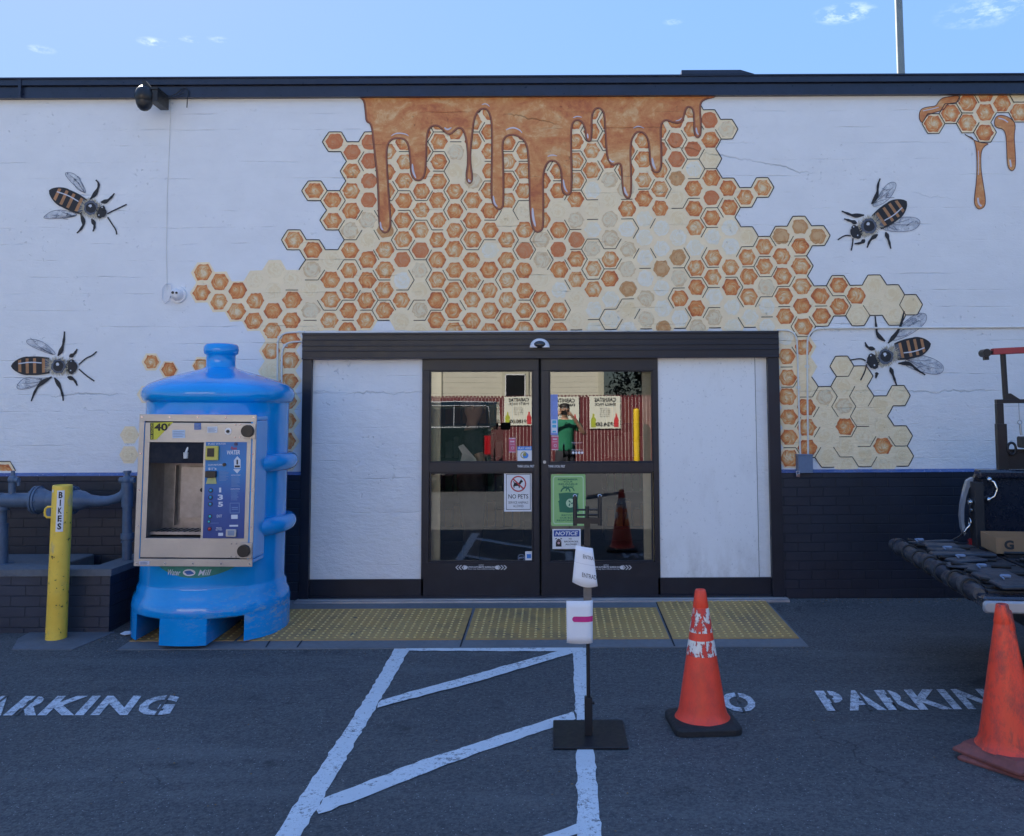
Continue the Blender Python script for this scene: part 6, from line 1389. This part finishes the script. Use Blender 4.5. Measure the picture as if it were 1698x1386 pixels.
mb = MB(); mb.box((hx(1000)-.16, 0, 0), (hx(1000)+.02, .03, 6.2)); mb.box((hx(731), 0, 0), (hx(733), .03, 6.2)); mb.obj('corner_board', m_trim, H)
mb = MB(); mb.prism([(-14.3, .5, 6.1), (-14.3, -3.5, 8.2), (-14.3, -7.5, 6.1)], (14.6+hx(1000)+.1, 0, 0)); mb.obj('roof', M('dark_shingles', (.06, .055, .05), .9), H)
for x0_ in (hx(832), hx(832)-5.5):
    w_ = .85; z0_, z1_ = 1.75, 2.65
    mb = MB(); mb.box((x0_, .0, z0_-.1), (x0_+w_, .05, z1_+.35)); wd = mb.obj('window', m_trim, H)
    mb = MB(); mb.box((x0_+.1, .05, z0_), (x0_+w_-.1, .06, z1_)); mb.obj('pane', m_cglass, wd)
    mb = MB(); mb.box((x0_+.1, .06, z0_), (x0_+.13, .07, z1_)); mb.box((x0_+w_-.13, .06, z0_), (x0_+w_-.1, .07, z1_)); mb.box((x0_+.1, .06, z1_-.03), (x0_+w_-.1, .07, z1_)); mb.obj('sash', m_white, wd)
# tree beyond
m_leaf = M('dark_green_leaves', (.018, .03, .014), .6, var=.3); m_bark = M('grey_bark', (.10, .08, .06), .9, bump=.01)
def tree(x, y, h, label):
    random.seed(int(abs(x)*10)); o = thing('tree', label, 'tree', (x, y, -.06))
    mb = MB(); mb.tube([(0, 0, 0), (.1, 0, h*.25), (-.05, .1, h*.5), (.05, 0, h*.8)], [.22, .17, .11, .04], 12)
    for k in range(7): a = k*2.3; mb.tube([(0, 0, h*(.3+.06*k)), (math.cos(a)*.9, math.sin(a)*.9, h*(.42+.06*k)), (math.cos(a)*1.6, math.sin(a)*1.6, h*(.5+.06*k))], [.07, .045, .015], 8)
    mb.obj('trunk', m_bark, o); mb = MB()
    cl = [(Vector((random.gauss(0, 1.1), random.gauss(0, 1.1), h*random.uniform(.3, 1.0))), random.uniform(.45, .9)) for _ in range(60)]
    for c, r in cl:
        for _ in range(120):
            d = Vector((random.gauss(0, 1), random.gauss(0, 1), random.gauss(0, 1))).normalized()*r*random.random()**.4; q = c+d
            a = Vector((random.gauss(0, 1), random.gauss(0, 1), random.gauss(0, 1))).normalized(); b = a.orthogonal().normalized(); s = random.uniform(.06, .12); mb.poly([q-a*s, q+b*s*.5, q+a*s, q-b*s*.5])
    mb.obj('crown', m_leaf, o)
tree(3.7, -29.5, 7.0, 'dark leafy tree right of the cream house'); tree(8.6, -27, 7.0, 'taller dark tree far right behind the red fence')
# pickup facing away across the lot
PK = thing('pickup_truck', 'dark green pickup seen from behind, parked in front of the red fence', 'pickup truck', (W(814, 720, 9.84).x-.93, -9.9, -.06), rot=(0, 0, rad(-90)))
m_gr = carpaint('dark_green_car_paint', (.010, .024, .026)); hb = .93
mb = MB(); pts = [(0, .55), (-.0, 1.2), (.04, 1.28), (1.7, 1.28), (1.7, .5), (1.4, .5)]+[(.95+.42*math.cos(a), .42+.42*math.sin(a)) for a in [math.pi*i/12 for i in range(1, 12)]]+[(.5, .5), (.2, .5)]
for s in (-1, 1): mb.prism([(x, s*hb, z) for x, z in pts], (0, -s*.06, 0))
mb.box((1.6, -hb+.06, .7), (1.66, hb-.06, 1.28)); mb.box((.05, -hb+.06, .62), (1.6, hb-.06, .68)); mb.obj('bed', m_gr, PK, bevel=.01)
mb = MB(); mb.rbox((-.03, -hb+.14, .62), (.03, hb-.14, 1.27), .03, axis='x'); mb.box((-.036, -hb+.3, .72), (-.028, hb-.3, .74), 0); mb.obj('tailgate', m_gr, PK, bevel=.01)
for s in (-1, 1):
    mb = MB(); mb.rbox((-.04, s*hb, .75), (.02, s*(hb-.13), 1.12), .02, axis='x'); mb.obj('tail_light', M('red_lamp', (.35, .01, .015), .15, coat=.6), PK)
mb = MB(); mb.rbox((-.16, -hb+.02, .42), (.02, hb-.02, .60), .03, axis='x'); mb.obj('rear_bumper', m_chrome, PK, bevel=.01)
mb = MB(); mb.box((-.165, -.16, .44), (-.16, .14, .58)); mb.obj('licence_plate', M('plate_white', (.6, .6, .58), .4), PK)
cab(PK, 1.7, 3, hb-.02, m_gr, m_cglass)
mb = MB(); y_ = hb-.11
mb.tube([(1.70, -y_, 1.2), (1.79, -y_+.08, 1.68), (1.80, -y_+.14, 1.71), (1.80, y_-.14, 1.71), (1.79, y_-.08, 1.68), (1.70, y_, 1.2)], .012, 6, closed=True); mb.cyl((1.70, 0, 1.2), (1.79, 0, 1.69), .012)
mb.tube([(1.86, -hb+.05, 1.79), (1.84, 0, 1.80), (1.86, hb-.05, 1.79)], .014, 6); mb.tube([(.02, -hb+.03, 1.29), (.0, 0, 1.285), (.02, hb-.03, 1.29)], .012, 6)  # edge highlights on roof and tailgate put in as bright tubes
mb.obj('trim_and_edge_glints', m_galv, PK)
for y in (hb-.13, -hb+.13): wheel(.95, y, PK); wheel(4.0, y, PK)
for s in (-1, 1): mb = MB(); mb.rbox((2.9, s*(hb+.02), 1.15), (2.98, s*(hb+.24), 1.32), .03, axis='x'); mb.obj('mirror', m_black, PK)

# ------------------------------------------------------------------ people
m_skin = M('skin', (.46, .27, .18), .5, var=.06); m_hair = M('dark_hair', (.02, .015, .012), .6); 
def skinmesh(name, chains, mat, parent, sub=2):
    """chains: list of [(point, radius), ...]; first chain holds the root, others start at a joint shared by position"""
    vs, es, rs = [], [], []; key = {}
    for ch in chains:
        prev = None
        for p_, r_ in ch:
            k = tuple(round(c, 4) for c in p_)
            if k not in key: key[k] = len(vs); vs.append(p_); rs.append(r_ if isinstance(r_, tuple) else (r_, r_))
            i = key[k]
            if prev is not None and prev != i: es.append((prev, i))
            prev = i
    me = bpy.data.meshes.new(name); me.from_pydata(vs, es, []); o = bpy.data.objects.new(name, me); COL.objects.link(o)
    sk_ = o.modifiers.new('skin', 'SKIN'); sk_.use_smooth_shade = True
    for i, r_ in enumerate(rs): me.skin_vertices[0].data[i].radius = r_; me.skin_vertices[0].data[i].use_root = (i == 0)
    sb_ = o.modifiers.new('sub', 'SUBSURF'); sb_.levels = sub; sb_.render_levels = sub
    dg = bpy.context.evaluated_depsgraph_get(); m2_ = bpy.data.meshes.new_from_object(o.evaluated_get(dg)); bpy.data.objects.remove(o); m2_.materials.clear(); m2_.materials.append(mat)
    for p_ in m2_.polygons: p_.use_smooth = True; p_.material_index = 0
    m2_.name = name; n_ = bpy.data.objects.new(name, m2_); COL.objects.link(n_); n_.parent = parent; return n_
def person(label, loc, rz, shirt, trousers, arms, shorts=True, hat=None, H=1.74, headturn=0):
    o = thing('person', label, 'person', loc, None, (0, 0, rz)); s = H/1.75
    v = lambda x, y, z: Vector((x*s, y*s, z*s))          # faces -Y locally
    pel, chest, neck, headb = v(0, 0, .95), v(0, 0, 1.28), v(0, .01, 1.50), v(0, -.01, 1.56)
    ch = [[(pel, (.15, .11)), (v(0, 0, 1.1), (.135, .10)), (chest, (.16, .115)), (v(0, 0, 1.42), (.10, .08)), (neck, .055), (headb, .055), (v(0, -.015, 1.60), (.07, .085)), (v(0, -.015, 1.66), (.078, .10)), (v(0, -.005, 1.72), (.068, .085))]]
    for sd in (-1, 1):
        hip = v(sd*.09, 0, .90)
        ch.append([(pel, (.15, .11)), (hip, .09), (v(sd*.1, -.01, .50), .06), (v(sd*.105, .01, .30), .055), (v(sd*.11, .02, .08), .036), (v(sd*.115, -.04, .035), .035), (v(sd*.12, -.14, .03), .028)])
        sh, el, wr, hd = [v(*q) for q in arms[sd]]
        ch.append([(v(0, 0, 1.42), (.10, .08)), (sh, .055), (sh.lerp(el, .5), .046), (el, .038), (el.lerp(wr, .4), .036), (wr, .024), (wr.lerp(hd, .45), (.022, .034)), (hd, (.018, .036))])
    body = skinmesh('body', ch, m_skin, o)
    for sd in (-1, 1):                                   # fingers, each a chain rooted inside the palm
        sh, el, wr, hd = [v(*q) for q in arms[sd]]; d = (hd-wr).normalized(); sdv = d.orthogonal().normalized(); up_ = d.cross(sdv)
        for k in range(4):
            off_ = sdv*(-.027+.018*k); ln_ = (.062, .072, .068, .052)[k]; b0 = hd.lerp(wr, .25)+off_
            q1 = b0+d*(ln_*.6)+up_*.004; q2 = q1+d*ln_*.35+up_*.014; q3 = q2+d*ln_*.2+up_*.02
            skinmesh('finger', [[(b0, .0095), (q1, .0088), (q2, .0082), (q3, .0065)]], m_skin, o, 1)
        b0 = wr.lerp(hd, .35)-sdv*.02; skinmesh('thumb', [[(b0, .012), (b0-sdv*.03+d*.025, .0105), (b0-sdv*.042+d*.055+up_*.012, .008)]], m_skin, o, 1)
    hz_ = 1.665
    mb = MB(); mb.prism([v(-.012, -.108, hz_-.005), v(.012, -.108, hz_-.005), v(.006, -.105, hz_+.03), v(-.006, -.105, hz_+.03)], v(0, -.022, -.004)); mb.obj('nose', m_skin, o, bevel=.004)
    for sd in (-1, 1):
        mb = MB(); mb.sphere(v(sd*.033, -.105, hz_+.022), .012, 12, 8, sz=.7); mb.obj('eye', m_white, o); mb = MB(); mb.sphere(v(sd*.033, -.114, hz_+.022), .0055, 8, 6); mb.obj('pupil', m_ink, o)
        mb = MB(); mb.sphere(v(sd*.084, .005, hz_+.005), .03, 12, 8, sx=.35, sy=.7); mb.obj('ear', m_skin, o)
    mb = MB(); mb.rbox(v(-.026, -.112, hz_-.04), v(.026, -.104, hz_-.031), .003); mb.obj('mouth', M('lips', (.3, .1, .09), .5), o)
    mb = MB(); mb.lathe([(.088*s, .0), (.094*s, .03*s), (.088*s, .06*s), (.062*s, .088*s), (.001, .1*s)], v(0, .008, 1.68), 28, sy=1.12); mb.obj('cap' if hat else 'hair', hat or m_hair, o)
    if hat: mb = MB(); mb.prism([v(-.07, -.08, 1.69), v(.07, -.08, 1.69), v(.06, -.16, 1.675), v(.0, -.18, 1.672), v(-.06, -.16, 1.675)], (0, 0, .008)); mb.obj('cap_brim', hat, o)
    # shirt: a looser skin over torso and upper arms
    sc = [[(v(0, 0, .86), (.19, .155)), (v(0, 0, 1.0), (.185, .15)), (v(0, 0, 1.15), (.18, .145)), (chest, (.195, .15)), (v(0, 0, 1.42), (.14, .115)), (v(0, .008, 1.47), .075)]]
    for sd in (-1, 1):
        sh, el, wr, hd = [v(*q) for q in arms[sd]]; sc.append([(v(0, 0, 1.42), (.14, .115)), (sh, .092), (sh.lerp(el, .3), .08), (sh.lerp(el, .6), .072)])
    skinmesh('shirt', sc, shirt, o)
    tcv = [[(v(0, 0, 1.0), (.175, .14)), (v(0, 0, .93), (.18, .15)), (v(0, 0, .84), (.16, .14))]]
    for sd in (-1, 1):
        q = [(v(0, 0, .84), (.16, .14)), (v(sd*.09, 0, .78), .118), (v(sd*.1, -.01, .62), .10), (v(sd*.1, -.01, .5), .088)]
        if not shorts: q += [(v(sd*.105, .01, .30), .072), (v(sd*.11, .02, .1), .062)]
        tcv.append(q)
    skinmesh('shorts' if shorts else 'trousers', tcv, trousers, o)
    for sd in (-1, 1):
        mb = MB(); c = v(sd*.115, -.06, 0); mb.rbox(c+Vector((-.05, -.13, 0)), c+Vector((.05, .14, .07)), .04, axis='z'); mb.obj('shoe', m_black, o, bevel=.01)
    return o
m_shirt = M('green_tshirt', (.015, .19, .10), .8, var=.1, bump=.004, bscale=12); m_shorts = M('dark_shorts', (.03, .03, .04), .8); m_bk_shirt = M('black_work_shirt', (.025, .028, .035), .8, var=.2, bump=.004, bscale=12)
PH = person('person in a green t-shirt raising a phone to photograph the store', (.17, -8.22, -.06), rad(180), m_shirt, m_shorts,
       {-1: ((-.19, .0, 1.40), (-.36, -.16, 1.22), (-.12, -.34, 1.56), (-.06, -.36, 1.62)), 1: ((.19, .0, 1.40), (.38, -.14, 1.24), (.14, -.34, 1.56), (.08, -.36, 1.62))}, H=1.72)
mb = MB(); mb.rbox((-.078, -.006, -.037), (.078, .003, .037), .008); ph = mb.obj('phone', m_black, None); ph.location = (.17, -7.86, 1.50+.02); tag(ph, 'black phone held up by the person in green', 'phone')
hp = W(783, 690, .38)
IN = person('person in a black work shirt and cap holding folded paper inside the store', (hp.x, .38, .006), rad(100), m_bk_shirt, m_shorts,
       {-1: ((-.19, .0, 1.40), (-.24, -.08, 1.14), (-.2, -.3, 1.12), (-.2, -.37, 1.13)), 1: ((.19, .0, 1.40), (.25, -.03, 1.13), (.14, -.26, 1.10), (.12, -.33, 1.11))}, shorts=False, hat=M('faded_cap', (.22, .17, .17), .8), H=1.70)
q = W(776, 757, .2)
mb = MB(); mb.poly([(q.x-.09, .2, q.z+.09), (q.x-.04, .18, q.z+.11), (q.x+.09, .2, q.z-.04), (q.x+.02, .22, q.z-.1)]); mb.poly([(q.x-.05, .19, q.z+.03), (q.x+.04, .17, q.z+.0), (q.x+.03, .2, q.z-.11), (q.x-.08, .21, q.z-.09)])
tag(mb.obj('folded_paper', m_paper), 'crumpled white paper held by the person inside the doors', 'paper').modifiers.new('t', 'SOLIDIFY').thickness = .001

# grit and crumbs swept against the wall, the kerb and the planter
random.seed(21); mb = MB()
def crumb(x, y, s):
    z = gz(y)+(.011 if SX0 < x < SX1 and y > yfr else .001); c = Vector((x, y, z)); pts = [c+Vector((s*random.uniform(.5, 1.2)*math.cos(a), s*random.uniform(.5, 1.2)*math.sin(a), 0)) for a in (0, 1.3, 2.4, 3.7, 5.0)]
    top = c+Vector((random.uniform(-.2, .2)*s, random.uniform(-.2, .2)*s, s*random.uniform(.3, .8)))
    mb.add(pts+[top], [(i, (i+1) % 5, 5) for i in range(5)], random.choice((0, 0, 1, 2)))
for _ in range(260): crumb(random.uniform(1.9, 3.6), -.06-abs(random.gauss(0, .10)), random.uniform(.003, .010))
for _ in range(150): crumb(random.uniform(-3.9, -3.0), random.uniform(PY-.25, PY-.02), random.uniform(.003, .010))
for _ in range(220): crumb(random.uniform(-3.2, 1.9), yfr-abs(random.gauss(0, .06))-.005, random.uniform(.003, .008))
for _ in range(420): crumb(random.uniform(-4, 3), random.uniform(-4.6, -1.6), random.uniform(.002, .007))
tag(mb.obj('grit', [M('grey_grit', (.20, .20, .20), .9), M('dead_leaf_bits', (.20, .12, .05), .9), M('dark_grit', (.05, .05, .055), .9)]), kind='stuff')
